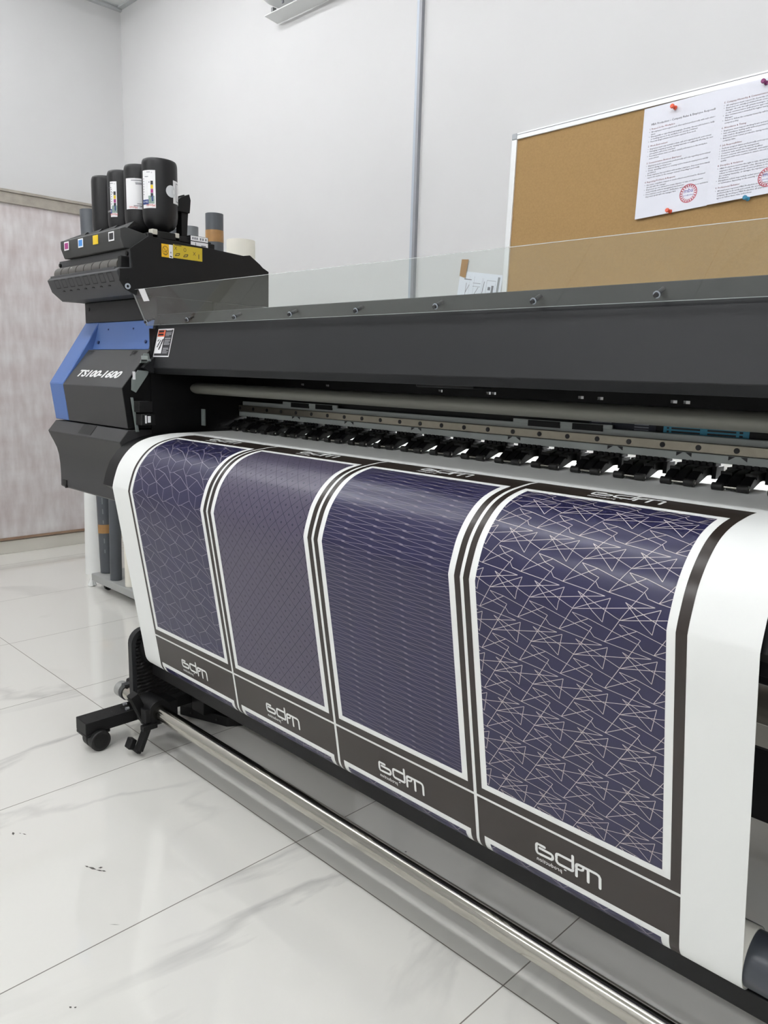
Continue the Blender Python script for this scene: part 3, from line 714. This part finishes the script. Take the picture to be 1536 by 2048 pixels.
mark([(1.302, 1.411), (1.302, 1.424)], .002); mark([(1.222, 1.441), (1.245, 1.4405)], .002)
m.build('caution_label', [mat('caution_orange', '#eebb1d', .5, bump=.02), LBL, mat('caution_yellow', '#c9b02c', .5, bump=.02), INK], side, flat=True)
# long front cover
CF = [(1.136, 1.0745), (1.119, 1.0915), (1.157, 1.2417), (1.30, 1.2417), (1.36, 1.20), (1.36, 1.150), (1.20, 1.13), (1.14, 1.0745)]
cov = MB().prism(CF, -2.066, PX1).build('main_front_cover', DGREY2, pr, bevel=.0015)
def cface(x, k, off): # point on the sloping cover face, k metres up from the fold
    l = math.hypot(.038, .1502); d = (.038/l, .1502/l); n = (-d[1], d[0])
    return (x, 1.119+d[0]*k+n[0]*off, 1.0915+d[1]*k+n[1]*off)
MB().add([cface(x, k, o) for o in (.0003, .006) for x, k in ((-2.066, .03), (-2.052, .03), (-2.052, .15), (-2.066, .15))], [(0, 1, 2, 3), (4, 5, 6, 7), (0, 1, 5, 4), (1, 2, 6, 5), (2, 3, 7, 6), (3, 0, 4, 7)]).build('cover_edge_strip', DGREY2, cov)
MB().prism([(1.120, 1.0760), (1.090, 1.0915), (1.124, 1.1210), (1.128, 1.1180)], -2.066, -2.03).build('cover_flange', DGREY2, cov)
# warning label
m = MB()
def lq(x0, x1, k0, k1, mi, o): m.quad(cface(x0, k0, o), cface(x1, k0, o), cface(x1, k1, o), cface(x0, k1, o), mi)
lx0, lx1, lk0, lk1 = -2.0430, -1.958, .0315, .1115; w = lx1-lx0; hh = lk1-lk0
lq(lx0, lx1, lk0, lk1, 0, .0006)
lq(lx0+.003, lx1-.003, lk0+.003, lk1-.003, 1, .0009)
lq(lx0+.004, lx0+w*.5, lk0+hh*.72, lk1-.004, 2, .0012); lq(lx0+.004, lx0+w*.48, lk0+hh*.12, lk0+hh*.72, 0, .0012)
for k in (.80, .91): lq(lx0+w*.09, lx0+w*.42, lk0+hh*k-.003, lk0+hh*k+.002, 1, .0015)
for (a, b_, c, d) in ((.10, .55, .18, .62), (.16, .42, .30, .60), (.26, .25, .33, .42), (.12, .34, .20, .44), (.30, .30, .40, .62), (.36, .45, .44, .64)):
    m.quad(cface(lx0+w*a, lk0+hh*b_, .0015), cface(lx0+w*(a+.07), lk0+hh*b_, .0015), cface(lx0+w*(c+.05), lk0+hh*d, .0015), cface(lx0+w*c, lk0+hh*d, .0015), 3)
for i, (k, L_) in enumerate(((.93, .85), (.86, .9), (.82, .88), (.78, .9), (.74, .6), (.64, .9), (.59, .85), (.55, .9), (.51, .7), (.47, .9), (.43, .88), (.30, .8), (.26, .9), (.22, .6), (.17, .9), (.13, .75))):
    lq(lx0+w*.55, lx0+w*(.55+.40*L_), lk0+hh*k, lk0+hh*(k+(.03 if i in (0, 5) else .016)), 4, .0012)
m.build('warning_label', [LBL, INK, ORG, INK, mat('label_grey', '#b9babd', .5, bump=.01)], cov, flat=True, normals=False)
# clear visor bolted along the cover
vis = MB()
vx = (-2.096, PX1); a, b_ = Vector((0, 1.140, 1.2115)), Vector((0, 1.098, 1.306)); th = Vector((0, -.0036, -.0017))
vs = []
for x in vx:
    for p in (a, b_):
        for q in (p, p+th): vs.append((x, q.y, q.z))
vis.add(vs, [(0, 2, 6, 4), (1, 5, 7, 3)], 0); vis.add(vs, [(0, 1, 3, 2), (4, 6, 7, 5), (0, 4, 5, 1), (2, 3, 7, 6)], 1)
vo = vis.build('clear_visor', [ACR, ACRE], pr, flat=True)
MB().quad((-2.054, 1.0932, 1.3045), (-2.020, 1.0932, 1.3045), (-2.020, 1.1072, 1.2728), (-2.052, 1.1072, 1.2728)).build('visor_sticker', LBL, vo, flat=True)
for i in range(12):
    x = -2.087+.2185*i
    if x > PX1-.02: break
    p = Vector((x, 1.1320, 1.2205)); n = Vector((0, -.905, -.425))
    MB().cyl(p, p+n*.0016, .0056, seg=18).cyl(p+n*.0016, p+n*.0060, .0040, .0034, seg=16, mi=1).cyl(p-n*.004, (x, 1.1515, 1.2300), .004, seg=10, mi=1).build('bolt', [ALU, INK], vo)
# dark inner shell with slots that let the room behind show through
m = MB(); yb = 1.4465
m.box(-2.05, PX1, yb, yb+.012, 1.0585, 1.2417)
holes = [(-2.02, -2.0)]
for px in (-1.77, -1.66, -1.245, -1.10, -1.085, -.86, -.815, -.66, -.635, -.41): holes.append((px-.0065, px+.0065))
e = -2.05
for h0, h1 in holes[1:]:
    m.box(e, h0, yb, yb+.012, 1.0525, 1.0585); e = h1
m.box(e, PX1, yb, yb+.012, 1.0525, 1.0585); m.box(-2.05, PX1, yb, yb+.012, .985, 1.0525)
m.build('rear_shell', BLK2, pr)
m = MB().box(-2.05, -2.046, 1.12, 1.52, .905, 1.20); m.build('inner_side_wall', BLK2, pr)
MB().box(-2.045, PX1, 1.25, 1.446, 1.195, 1.20).build('shell_roof', BLK2, pr)
# grey tube beam under the cover
MB().prism([(1.275+.030*math.cos(t)*1.0, 1.035+.0165*math.sin(t)) for t in [2*math.pi*k/28 for k in range(28)]], -2.045, PX1).build('guide_tube', GREYT, pr)
MB().box(-1.10, -.95, 1.20, 1.26, 1.068, 1.082).build('cover_stay', DGREY2, pr, bevel=.002)
# carriage beam with linear rail
beam = MB().box(-2.045, PX1, 1.431, 1.446, .9525, .9965).box(-2.045, PX1, 1.418, 1.432, .9505, .9655).build('carriage_beam', GREYM, pr, bevel=.0015)
for x in (-1.69, -.865, -.09):   # raised cable plates on the beam top
    m = MB().box(x-.15, x+.09, 1.43, 1.434, .996, 1.004).box(x-.11, x-.03, 1.4285, 1.431, .990, 1.003, 1).box(x+.0, x+.07, 1.4285, 1.431, .990, 1.003, 1); m.build('cable_plate', [GREYM, BLK2], beam)
rail = MB().box(-2.045, PX1, 1.4165, 1.4305, .9665, .9845).build('linear_rail', RAILS, beam, bevel=.001)
for i in range(-11, 26):
    x = -1.28+.0688*i
    if -2.04 < x < PX1-.01: MB().cyl((x, 1.4155, .9755), (x, 1.418, .9755), .0052, seg=12).build('rail_screw', INK, beam)
for i, xo in enumerate((-1.78, -1.745, -1.555, -1.52, -1.31, -1.277, -1.018, -.985, -.775, -.742, -.633, -.604, -.537, -.504, -.3, -.27, -.12, -.09)):
    sg = 1 if i % 2 == 0 else -1
    MB().extrude([(xo, 1.4179, .9645), (xo+.012*sg, 1.4179, .9645), (xo, 1.4179, .957)], (0, -.0004, 0)).build('arrow_mark', INK, beam, flat=True)
# stickers inside, behind the beam
m = MB().box(-.675, -.515, 1.4450, 1.4464, .988, 1.0165)
for r in range(3):
    z = .9975+.0065*r
    for a, w in ((.007, .004), (.016, .055), (.085, .052), (.143, .006)): m.box(-.675+a, -.675+a+w, 1.4446, 1.4451, z, z+.0033, 1)
m.build('blue_sticker', [mat('light_blue_sticker', '#4aa3c4', .5, bump=.02), INK], pr, flat=True)
m = MB().box(-.835, -.69, 1.4450, 1.4464, .988, 1.018)
for r in range(4):
    z = .997+.005*r
    for a, w in ((.005, .045), (.10, .03)): m.box(-.835+a, -.835+a+w, 1.4446, 1.4451, z, z+.0022, 1)
m.build('dark_sticker', [mat('dark_blue_sticker', '#1d2233', .5, bump=.02), mat('sticker_text', '#8f93a0', .5, bump=.02)], pr, flat=True)
# LED strip and holder added unseen behind the beam, to brighten the roller paper
ls = MB().box(-2.04, PX1, 1.612, 1.622, .985, 1.02).build('added_strip_holder', BLK, pr)
MB().quad((-2.04, 1.611, .992), (PX1, 1.611, .992), (PX1, 1.605, 1.007), (-2.04, 1.605, 1.007)).build('added_led_strip', mat('added_led_strip', '#fbfdff', .4, emit=45), ls, flat=True)
# pinch rollers: clamps pressing the paper onto the platen
def pinch(x):
    m = MB()
    m.box(x-.030, x+.032, 1.42, 1.445, .9265, .9515)
    for k in range(5): m.box(x-.030+.0125*k, x-.0215+.0125*k, 1.4165, 1.421, .929, .9515)
    m.box(x+.032, x+.040, 1.405, 1.44, .9225, .945)
    m.box(x-.036, x-.030, 1.41, 1.45, .926, .946)
    for dx in (-.030, -.009, .012):
        m.prism([(1.425, .945), (1.392, .944), (1.362, .934), (1.342, .9185), (1.342, .9145), (1.352, .9145), (1.395, .928), (1.425, .9285)], x+dx, x+dx+.017)
    m.prism([(1.425, .9405), (1.39, .939), (1.36, .929), (1.352, .923), (1.36, .9215), (1.395, .930), (1.425, .931)], x-.028, x+.028)
    for dx in (-.030, .012): m.box(x+dx-.0015, x+dx+.0185, 1.372, 1.378, .933, .9425)
    o = m.build('pinch_roller', BLK2, pr, bevel=.001)
    for dx in (-.022, .0205): MB().cyl((x+dx-.009, 1.341, .9190), (x+dx+.009, 1.341, .9190), .0066, seg=18).build('roller', RUB, o)
    MB().cyl((x-.026, 1.341, .9190), (x+.031, 1.341, .9190), .0022, seg=8).build('axle', STEEL, o)
    return o
P0 = pinch(-1.0); kids = list(P0.children)
def place(o, dx):
    o.location.x = P0_x+dx
P0_x = P0.location.x
first = True
for i in range(25):
    x = -1.974+.0922*i
    if first: P0.location.x = P0_x+(x+1.0); first = False; continue
    c = P0.copy(); COL.objects.link(c); c.parent = pr; c.location.x = P0_x+(x+1.0)
    for k in kids:
        d = k.copy(); COL.objects.link(d); d.parent = c
# bits at the left end of the slot
MB().extrude([(-2.043, 1.085, 1.104), (-2.043, 1.098, 1.131), (-2.043, 1.112, 1.131), (-2.043, 1.118, 1.104)], (.003, 0, 0)).build('hinge_plate', mat('bracket_grey', '#7d8583', .45, bump=.02), pr)
MB().box(-2.041, -2.005, 1.088, 1.100, 1.1085, 1.1145).box(-2.041, -2.005, 1.088, 1.091, 1.1085, 1.124).build('hinge_arm', mat('bracket_grey', '#7d8583', .45, bump=.02), pr, bevel=.002)
m = MB().extrude([(-2.0445, 1.060, 1.060), (-2.0445, 1.079, 1.084), (-2.0445, 1.112, 1.082), (-2.0445, 1.108, 1.072), (-2.0445, 1.071, 1.022), (-2.0445, 1.058, 1.029)], (.003, 0, 0))
m.build('side_bracket', mat('bracket_grey', '#7d8583', .45, bump=.02), pr)
MB().box(-2.0412, -2.0405, 1.062, 1.070, 1.058, 1.080).build('bracket_sticker', LBL, pr)
MB().extrude([(-2.0445, 1.0548, 1.0085), (-2.0445, 1.061, 1.0085), (-2.0445, 1.077, .9125), (-2.0445, 1.068, .9125)], (.004, 0, 0)).build('guide_strip', mat('bracket_grey', '#7d8583', .45, bump=.02), pr)
sn = MB().box(-2.0445, -2.012, 1.063, 1.105, .968, .999).box(-2.0445, -2.008, 1.068, 1.110, .932, .964).build('sensor_box', BLK, pr, bevel=.002)
MB().box(-2.009, -2.0072, 1.078, 1.083, .938, .960).box(-2.009, -2.0072, 1.086, 1.095, .940, .958).build('sensor_sticker', LBL, sn)
MB().box(-2.04, -2.022, 1.278, 1.283, .925, .974).build('edge_clip', mat('bracket_grey', '#7d8583', .45, bump=.02), pr, bevel=.001)
# take-up stand
leg = MB().box(-2.104, -2.040, .887, 1.95, .053, .0905).box(-2.104, -2.040, .887, .960, .044, .053).build('stand_foot', BLK, pr, bevel=.002)
m = MB()
m.cyl((-2.072, 1.02, .0903), (-2.072, 1.02, .0911), .012, seg=20)
for x, y in ((-2.09, .91), (-2.06, .93), (-2.07, .98), (-2.055, .985)): m.cyl((x, y, .0903), (x, y, .091), .0028, seg=8)
m.build('foot_hole', mat('hole_black', '#050505', .8, bump=.02), leg)
for y in (.925, 1.88):
    c = MB().box(-2.088, -2.056, y-.02, y+.02, .042, .046).box(-2.090, -2.087, y-.014, y+.014, .026, .044).box(-2.057, -2.054, y-.014, y+.014, .026, .044).build('caster', BLK, pr, bevel=.001)
    MB().cyl((-2.086, y, .0305), (-2.058, y, .0305), .0300, seg=36).cyl((-2.052, y, .0305), (-2.026, y, .0305), .0300, seg=36).build('wheel', RUB, c, bevel=.003)
    MB().cyl((-2.0265, y, .0305), (-2.0250, y, .0305), .022, seg=28).cyl((-2.09, y, .0305), (-2.024, y, .0305), .005, seg=12).build('hub', BLK2, c)
MB().box(-2.06, -1.99, 1.35, 1.62, .0905, .665).build('stand_post', BLK, pr, bevel=.002)
MB().box(-2.03, PX1, 1.345, 1.36, .349, .477).box(-2.03, PX1, 1.36, 1.40, .36, .455).build('cross_beam', BLK, pr, bevel=.003)
MB().cyl((-1.99, 1.88, .345), (PX1, 1.88, .345), .045, seg=40).build('supply_roll', mat('supply_paper_shaded', '#8b877e', .6, var=.03, vscale=10), pr)  # white paper roll, its shade under the machine put into the grey
MB().box(-2.03, -2.005, 1.55, 1.92, .29, .66).build('supply_bracket', BLK, pr, bevel=.003)
MB().box(-2.005, PX1, 1.075, 1.13, .203, .238).build('take_up_rail', BLK, pr, bevel=.002)
# side plate of the take-up unit
pts = []
for cy, cz, r, a0_, a1_ in ((1.055, .306, .042, 180, 90), (1.26, .318, .03, 90, 0), (1.26, .13, .02, 0, -90), (1.04, .137, .026, -90, -180)):
    for k in range(7):
        a = math.radians(a0_+(a1_-a0_)*k/6); pts.append((cy+r*math.cos(a), cz+r*math.sin(a)))
sp_ = MB().prism(pts, -2.022, -2.000).build('take_up_side_plate', DGREY2, pr, bevel=.001)
RIB = bpy.data.materials.new('ribbed_black_plastic'); RIB.use_nodes = True
nt = RIB.node_tree; b = nt.nodes['Principled BSDF']; b.inputs['Base Color'].default_value = lin('#0f0f10'); b.inputs['Roughness'].default_value = .4
wv = nt.nodes.new('ShaderNodeTexWave'); wv.bands_direction = 'Z'; wv.inputs['Scale'].default_value = 28; wv.inputs['Distortion'].default_value = 2.5; wv.inputs['Detail Scale'].default_value = 2
tc = nt.nodes.new('ShaderNodeTexCoord'); nt.links.new(tc.outputs['Object'], wv.inputs['Vector'])
bp = nt.nodes.new('ShaderNodeBump'); bp.inputs['Distance'].default_value = .004; nt.links.new(wv.outputs['Fac'], bp.inputs['Height']); nt.links.new(bp.outputs['Normal'], b.inputs['Normal'])
c_ = (1.14, .23)
MB().prism([(c_[0]+(y-c_[0])*.90, c_[1]+(z-c_[1])*.92) for y, z in pts], -2.0002, -1.9985).build('ribbed_inner_plate', RIB, sp_)
MB().cyl((-2.0, *RC), (-1.978, *RC), .05, .047, seg=40).build('core_flange', BLK2, sp_)
MB().box(-2.10, -2.02, 1.30, 1.42, .06, .30).build('drive_box', BLK, pr, bevel=.01)
# chrome tension bar in front
BY, BZ, BR = 1.045, .1235, .0208
bar = MB().cyl((-2.135, BY, BZ), (PX1, BY, BZ), BR, seg=64)
bar = bar.build('tension_bar', STEEL, pr)
MB().cyl((-2.140, BY, BZ), (-2.112, BY, BZ), BR+.0025, seg=40).build('bar_end_cap', mat('end_cap_grey', '#9a9b98', .35, bump=.02), bar, bevel=.001)
MB().cyl((-2.106, BY, BZ), (-2.094, BY, BZ), BR+.003, seg=40).box(-2.11, -2.09, BY-.012, BY+.012, BZ+.02, BZ+.027).build('bar_strap', MGREY, bar)
MB().box(-2.135, -2.03, BY+.012, BY+.045, .085, .155).build('bar_bracket', BLK, pr, bevel=.008)
for x, y in ((-2.05, 1.02), (-2.085, 1.03)): MB().cyl((x, y-.006, .094), (x, y+.004, .094), .005, seg=12).build('bracket_bolt', ALU2, pr)
cl = MB().cyl((-1.985, BY, BZ), (-1.905, BY, BZ), .036, seg=28)
cl.box(-1.985, -1.91, BY-.030, BY+.06, BZ-.038, BZ+.02)
Mr = Matrix.Translation((-1.945, BY-.034, BZ+.005)) @ Matrix.Rotation(math.radians(24), 4, 'X')
cl.box(-.022, .006, -.014, .010, -.052, .055, 0, Mr).box(-.0175, .0015, -.0155, -.0135, -.046, .049, 1, Mr)
clo = cl.build('bar_clamp', [BLK, mat('clamp_slot', '#0a0a0a', .5, bump=.02)], pr, bevel=.003)
MB().box(-1.918, -1.90, BY-.055, BY-.01, BZ-.042, BZ-.026).box(-1.93, -1.902, BY-.046, BY-.030, BZ-.02, BZ+.02).build('clamp_jaw', BLK, clo, bevel=.002)
pm = MB()
Mr = Matrix.Translation((-1.925, 1.022, .10)) @ Matrix.Rotation(math.radians(-24), 4, 'X')
pm.box(-.013, .016, -.007, .007, -.088, .0, 0, Mr)
Mr2 = Matrix.Translation((-1.945, .992, .028)) @ Matrix.Rotation(math.radians(-24), 4, 'X')
pm.box(-.020, .030, -.009, .004, -.018, -.004, 0, Mr2); pm.box(-.022, .006, -.024, -.006, -.016, .014, 0, Mr2)
pm.build('foot_pedal', BLK, pr, bevel=.003)
# low black foot plate behind
m = MB(); fp = [(-2.09, 1.217), (-1.918, 1.277), (-1.872, 1.345), (-1.92, 1.43), (-2.15, 1.43), (-2.19, 1.36)]
m.extrude([(x, y, .001) for x, y in fp], (0, 0, .031)); fo = m.build('floor_plate', BLK, pr, bevel=.001)
for k in (.25, .8): p = lerp(fp[0], fp[1], k); MB().cyl((p[0], p[1], .017), (p[0]+.0012, p[1]-.0035, .017), .003, seg=10).build('plate_screw', DGREY, fo)
MB().box(-2.04, -1.97, 1.23, 1.33, .032, .085).build('plate_riser', BLK2, pr, bevel=.003)
# right end of the machine (out of frame): same covers and foot
RX0 = PX1
MB().prism(MID, RX0, RX0+.42).build('front_cover', DGREY, pr, bevel=.002)
MB().prism([(1.048, .917), (1.021, .884), (1.037, .850), (1.052, .806), (1.056, .74), (1.055, .70), (1.78, .698), (1.78, .917)], RX0, RX0+.42).build('lower_side_cover', DGREY, pr, bevel=.002)
MB().box(RX0, RX0+.42, 1.16, 1.78, .917, 1.2417).build('right_housing', BLK, pr, bevel=.003)
MB().box(RX0+.03, RX0+.09, 1.30, 1.62, .0905, .70).box(RX0+.03, RX0+.094, .887, 1.95, .012, .0905).build('stand_foot', BLK, pr, bevel=.002)
MB().box(RX0-.02, RX0+.03, 1.02, 1.2, .08, .36).build('take_up_side_plate', DGREY2, pr, bevel=.004)

# ------------------------------------------------------------------ ink bottles
BP = [(0, .190), (.60, .190), (.86, .1898), (.93, .1880), (.968, .1842), (.991, .1785), (1.0, .172), (1.0, .048), (.985, .034), (.945, .022), (.87, .012), (.74, .004), (.56, -.002), (.38, -.008), (.34, -.020), (0, -.020)]
BR_ = .0485
def bottle_pt(c, ang, z, e=.0006):
    return (c[0]+(BR_*.93+e)*math.cos(ang), c[1]+(BR_*1.06+e)*math.sin(ang), c[2]+z)
def band(m, c, a0_, a1_, z0, z1, mi, e=.0006, n=10):
    vs = []
    for k in range(n+1):
        a = a0_+(a1_-a0_)*k/n; vs += [bottle_pt(c, a, z0, e), bottle_pt(c, a, z1, e)]
    m.add(vs, [(2*i, 2*i+2, 2*i+3, 2*i+1) for i in range(n)], mi)
def wrap_text(m, c, txt, size, a_c, z, mi, e=.0012):
    tv, tf = text_geo(txt, size, 'CENTER', res=1)
    m.add([bottle_pt(c, a_c-px/BR_, z-py, e) for px, py in tv], tf, mi)    # upside down on the inverted bottle
bl = ['black ink bottle at the far left end of the row, no label showing', 'black ink bottle with a narrow strip of colour label, second from the left', 'black ink bottle with a plain white label, behind the nearest one', 'nearest black ink bottle, with colour label and round white sticker']
for i in range(4):
    c = (-2.150-.107*(3-i), 1.22, 1.488)
    t = thing('ink_bottle', c, bl[i], 'ink bottle', 'ink bottles on the printer')
    MB().lathe([(r*BR_, z) for r, z in BP], c, .93, 1.06, 48).build('body', BOTTLE, t, angle=50)
    MB().lathe([(0, -.018), (.019, -.018), (.019, -.045), (0, -.045)], c, 1, 1, 24).build('cap', BLK2, t)
    m = MB(); D = math.radians
    mats = [LBL, INK, YEL, MAG, GRN, NVY, RED, GINK]
    def colour_label(a0_, a1_, ac):
        band(m, c, a0_, a1_, .052, .154, 0)
        for k, mi in enumerate((1, 2, 3, 1)): band(m, c, ac-.075, ac+.075, .126-.011*(k+1), .126-.011*k-.0008, mi, .0011, 3)
        band(m, c, ac-.23, ac+.14, .058+.006, .085, 4, .0011, 5); band(m, c, ac-.02, ac+.06, .070, .0845, 5, .0014, 3)
        if a0_ < ac-.3: band(m, c, a0_, ac-.22, .062, .075, 5, .0012, 4); wrap_text(m, c, 'Sb610', .008, ac-.46, .0715, 0, .0016)
        wrap_text(m, c, 'Mimaki', .0095, ac-.10, .0625, 6); wrap_text(m, c, 'o', .008, ac+.0, .149, 7)
        for k in range(7):
            if a0_ < ac-.3: band(m, c, a0_+.08, a0_+.14, .088+.007*k, .091+.007*k, 7, .0011, 2)
        if a0_ < ac-.3: band(m, c, ac-.48, ac-.22, .136, .1375, 7, .0011, 3); band(m, c, ac-.2, ac-.14, .120, .123, 7, .0011, 2); band(m, c, ac-.33, ac-.10, .148, .1495, 7, .0011, 3)
    if i == 3:
        colour_label(D(-92), D(-40), D(-52))
        m.build('colour_label', mats, t, flat=False, normals=False)
        m = MB(); band(m, c, D(20), D(75), .072, .135, 0); band(m, c, D(34), D(52), .078, .129, 7, .0010); band(m, c, D(36), D(50), .080, .127, 0, .0013)
        # round sticker half covered by the label
        for k in range(24):
            q0, q1 = 2*math.pi*k/24, 2*math.pi*(k+1)/24
            m.add([bottle_pt(c, D(12), .103, .0010)]+[bottle_pt(c, D(12)+.0165*math.cos(q)/BR_, .103+.0165*math.sin(q), .0010) for q in (q0, q1)], [(0, 1, 2)], 8)
        m.build('round_sticker', mats+[mat('grey_sticker', '#d9dcdf', .45, bump=.02)], t, flat=False, normals=False)
    elif i == 2:
        band(m, c, D(-84), D(10), .062, .148, 0)
        for z, a, b_ in ((.141, -60, -20), (.134, -45, -10), (.131, -44, -12), (.076, -40, -5), (.0705, -52, 0)): band(m, c, D(a), D(b_), z, z+.0018, 7, .0011, 4)
        wrap_text(m, c, 'Mimaki', .009, D(-55), .0695, 6); wrap_text(m, c, 'INKBK', .007, D(-20), .0715, 7)
        m.build('white_label', mats, t, flat=False, normals=False)
    elif i == 1:
        colour_label(D(-78), D(-50), D(-58)); m.build('colour_label', mats, t, flat=False, normals=False)

# ------------------------------------------------------------------ trolley with pipes behind the printer
t = thing('pipe_trolley', (-3.0, 1.85, 0), 'low grey trolley carrying pipes and rolls behind the printer', 'trolley')
MB().box(-3.665, -2.30, 1.655, 2.10, .038, .075).build('platform', TROL, t, bevel=.004)
for x in (-3.58, -2.95, -2.38):
    for y in (1.70, 2.05):
        c = MB().box(x-.012, x+.012, y-.012, y+.012, .022, .038).build('caster', BLK, t)
        MB().cyl((x-.009, y, .019), (x+.009, y, .019), .0185, seg=24).build('wheel', RUB, c)
def pipe(name, x, y, z0, z1, r, m_, label, cat='pipe', top=None, wall=.005, tape=None, group='pipes and rolls on the trolley', ticks=False):
    tx, ty = top or (x, y)
    a, b_ = Vector((x, y, z0)), Vector((tx, ty, z1))
    o = thing(name, (x, y, z0), label, cat, group)
    mb = MB().cyl(a, b_, r, seg=40, hole=r-wall)
    if ticks:                                    # faint printed lettering along the pipe
        d = b_-a; n = Vector((.75, -.66, 0)); w = Vector((.66, .75, 0))*.0025
        for k in range(9):
            c0 = a+d*(.06+.028*k)+n*(r+.0008); c1 = a+d*(.06+.028*k+.010+.004*(k % 3))+n*(r+.0008)
            if not (tape and tape[0]-.02 < .06+.028*k < tape[1]): mb.add([c0-w, c0+w, c1+w, c1-w], [(0, 1, 2, 3)], 1)
    mb.build('tube', [m_, mat('pipe_print', '#73787b', .5, bump=.02)], o)
    if tape:
        p, q = tape; d = b_-a
        mb = MB().cyl(a+d*p, a+d*q, r+.0006, seg=40, caps=False); mb.build('tape_band', TAPE, o)
    return o
pipe('plastic_pipe', -3.635, 1.73, .0755, 1.815, .037, PVC, 'dark grey pipe at the left end of the trolley with tape band and faint lettering', top=(-3.735, 1.74), tape=(.115, .140), ticks=True)
pipe('plastic_pipe', -3.475, 1.692, .0755, 1.58, .0275, PVC, 'dark grey pipe standing on the trolley between the taped pipe and the cream roll', top=(-3.49, 1.72))
pipe('plastic_pipe', -3.53, 1.80, .0755, 1.50, .0275, PVC, 'dark grey pipe standing behind the front pair of dark pipes, taped high up', top=(-3.50, 1.80), tape=(.60, .64))
pipe('paper_roll', -3.33, 1.697, .0755, 1.45, .029, CREAM, 'cream paper roll standing upright next to the dark pipes on the trolley', 'roll', wall=.012)
pipe('plastic_pipe', -2.635, 1.72, .0755, 1.667, .0335, PVC, 'glossy dark grey pipe with slanted brown tape, rising behind the ink unit', tape=(.935, .962))
pipe('plastic_pipe', -2.835, 1.74, .0755, 1.645, .03, PVC2, 'lighter grey pipe partly hidden by the bottle arm', wall=.004)
pipe('plastic_pipe', -2.93, 1.72, .0755, 1.642, .03, PVC, 'dark grey pipe with a brown tape band at its top, just behind the nearest bottle', tape=(.955, .985))
pipe('paper_roll', -2.50, 1.745, .0755, 1.562, .052, CREAM, 'thick cream paper roll to the right of the glossy pipe, near the wall', 'roll', wall=.02)
m = MB(); n = 32
z0, z1 = .0, 1.25
vs = []
for k in range(9):
    f = k/8; z = z0+(z1-z0)*f; r = .052-.034*min(1, f*1.15)+.006*f*f
    vs += [(-3.93-.03*f+r*math.cos(2*math.pi*i/n), 1.80+r*math.sin(2*math.pi*i/n), z) for i in range(n)]
m.add(vs, [(k*n+i, k*n+(i+1) % n, (k+1)*n+(i+1) % n, (k+1)*n+i) for k in range(8) for i in range(n)])
m.add([vs[8*n+i] for i in range(n)], [tuple(range(n))])
tag(m.build('paper_cone', PAPER), 'loosely rolled white paper flaring at the bottom, on the floor left of the trolley', 'roll')
m = MB(); vs = []
for k in range(14):
    a = 2*math.pi*k/14
    for j in range(4): vs.append((-3.70+(.018+.012*random.random())*math.cos(a)*(1-j*.22), 1.675+(.016+.01*random.random())*math.sin(a)*(1-j*.22), .001+j*.012+.006*random.random()))
m.add(vs, [(k*4+j, ((k+1) % 14)*4+j, ((k+1) % 14)*4+j+1, k*4+j+1) for k in range(14) for j in range(3)]); m.add([vs[k*4+3] for k in range(14)], [tuple(range(14))])
tag(m.build('crumpled_paper', PAPER, angle=10), 'small crumpled scrap of white paper at the trolley corner', 'paper')

# ------------------------------------------------------------------ lamps
def lamp(x, y, length, power, w=.10, label=None, key='a'):
    """linear twin-tube ceiling fitting along x"""
    t = thing('ceiling_light', (x, y, ZC), label, 'ceiling light', 'linear ceiling lights')
    MB().box(x-length/2, x+length/2, y-w/2-.02, y+w/2+.02, ZC-.03, ZC-.001).build('housing', WHT, t, bevel=.003)
    E = mat('led_tube_'+key, '#fdfdff', .4, emit=power)
    for dy in (-w/2, w/2):
        MB().cyl((x-length/2+.02, y+dy, ZC-.05), (x+length/2-.02, y+dy, ZC-.05), .016, seg=12).build('tube', E, t)
k = 0
LIGHTS = [(-3.75, .3, 'a', 'twin-tube ceiling light over the aisle, added by the left wall to brighten that side'), (-1.9, .3, 'a', 'twin-tube ceiling light over the aisle, second from the left wall'), (-.1, .3, 'a', 'twin-tube ceiling light over the aisle, third from the left wall'), (1.7, .3, 'a', 'twin-tube ceiling light over the aisle, farthest from the left wall'),  # leftmost fitting is an added lamp, brightening the left half of the room
          (-3.4, 1.35, 'b', 'twin-tube ceiling light behind the printer, left end'), (-1.2, 1.35, 'd', 'twin-tube ceiling light behind the printer, middle'), (1.0, 1.35, 'd', 'twin-tube ceiling light behind the printer, right end'),
          (-2.0, -2.25, 'c', 'twin-tube ceiling light at the back of the room, left'), (1.0, -2.25, 'c', 'twin-tube ceiling light at the back of the room, right')]
POWER = {'a': 36, 'b': 24, 'c': 88, 'd': 7}
for x, y, key, lab in LIGHTS: lamp(x, y, 1.5, POWER[key], label=lab, key=key)

w = bpy.data.worlds.new('world'); scene.world = w; w.use_nodes = True
w.node_tree.nodes['Background'].inputs[0].default_value = (.8, .85, .9, 1); w.node_tree.nodes['Background'].inputs[1].default_value = .3
scene.view_settings.view_transform = 'Standard'; scene.view_settings.look = 'None'
scene.view_settings.exposure = -.19; scene.view_settings.gamma = 1.; scene.view_settings.use_curve_mapping = False
scene.cycles.max_bounces = 10; scene.cycles.diffuse_bounces = 6; scene.cycles.use_denoising = True
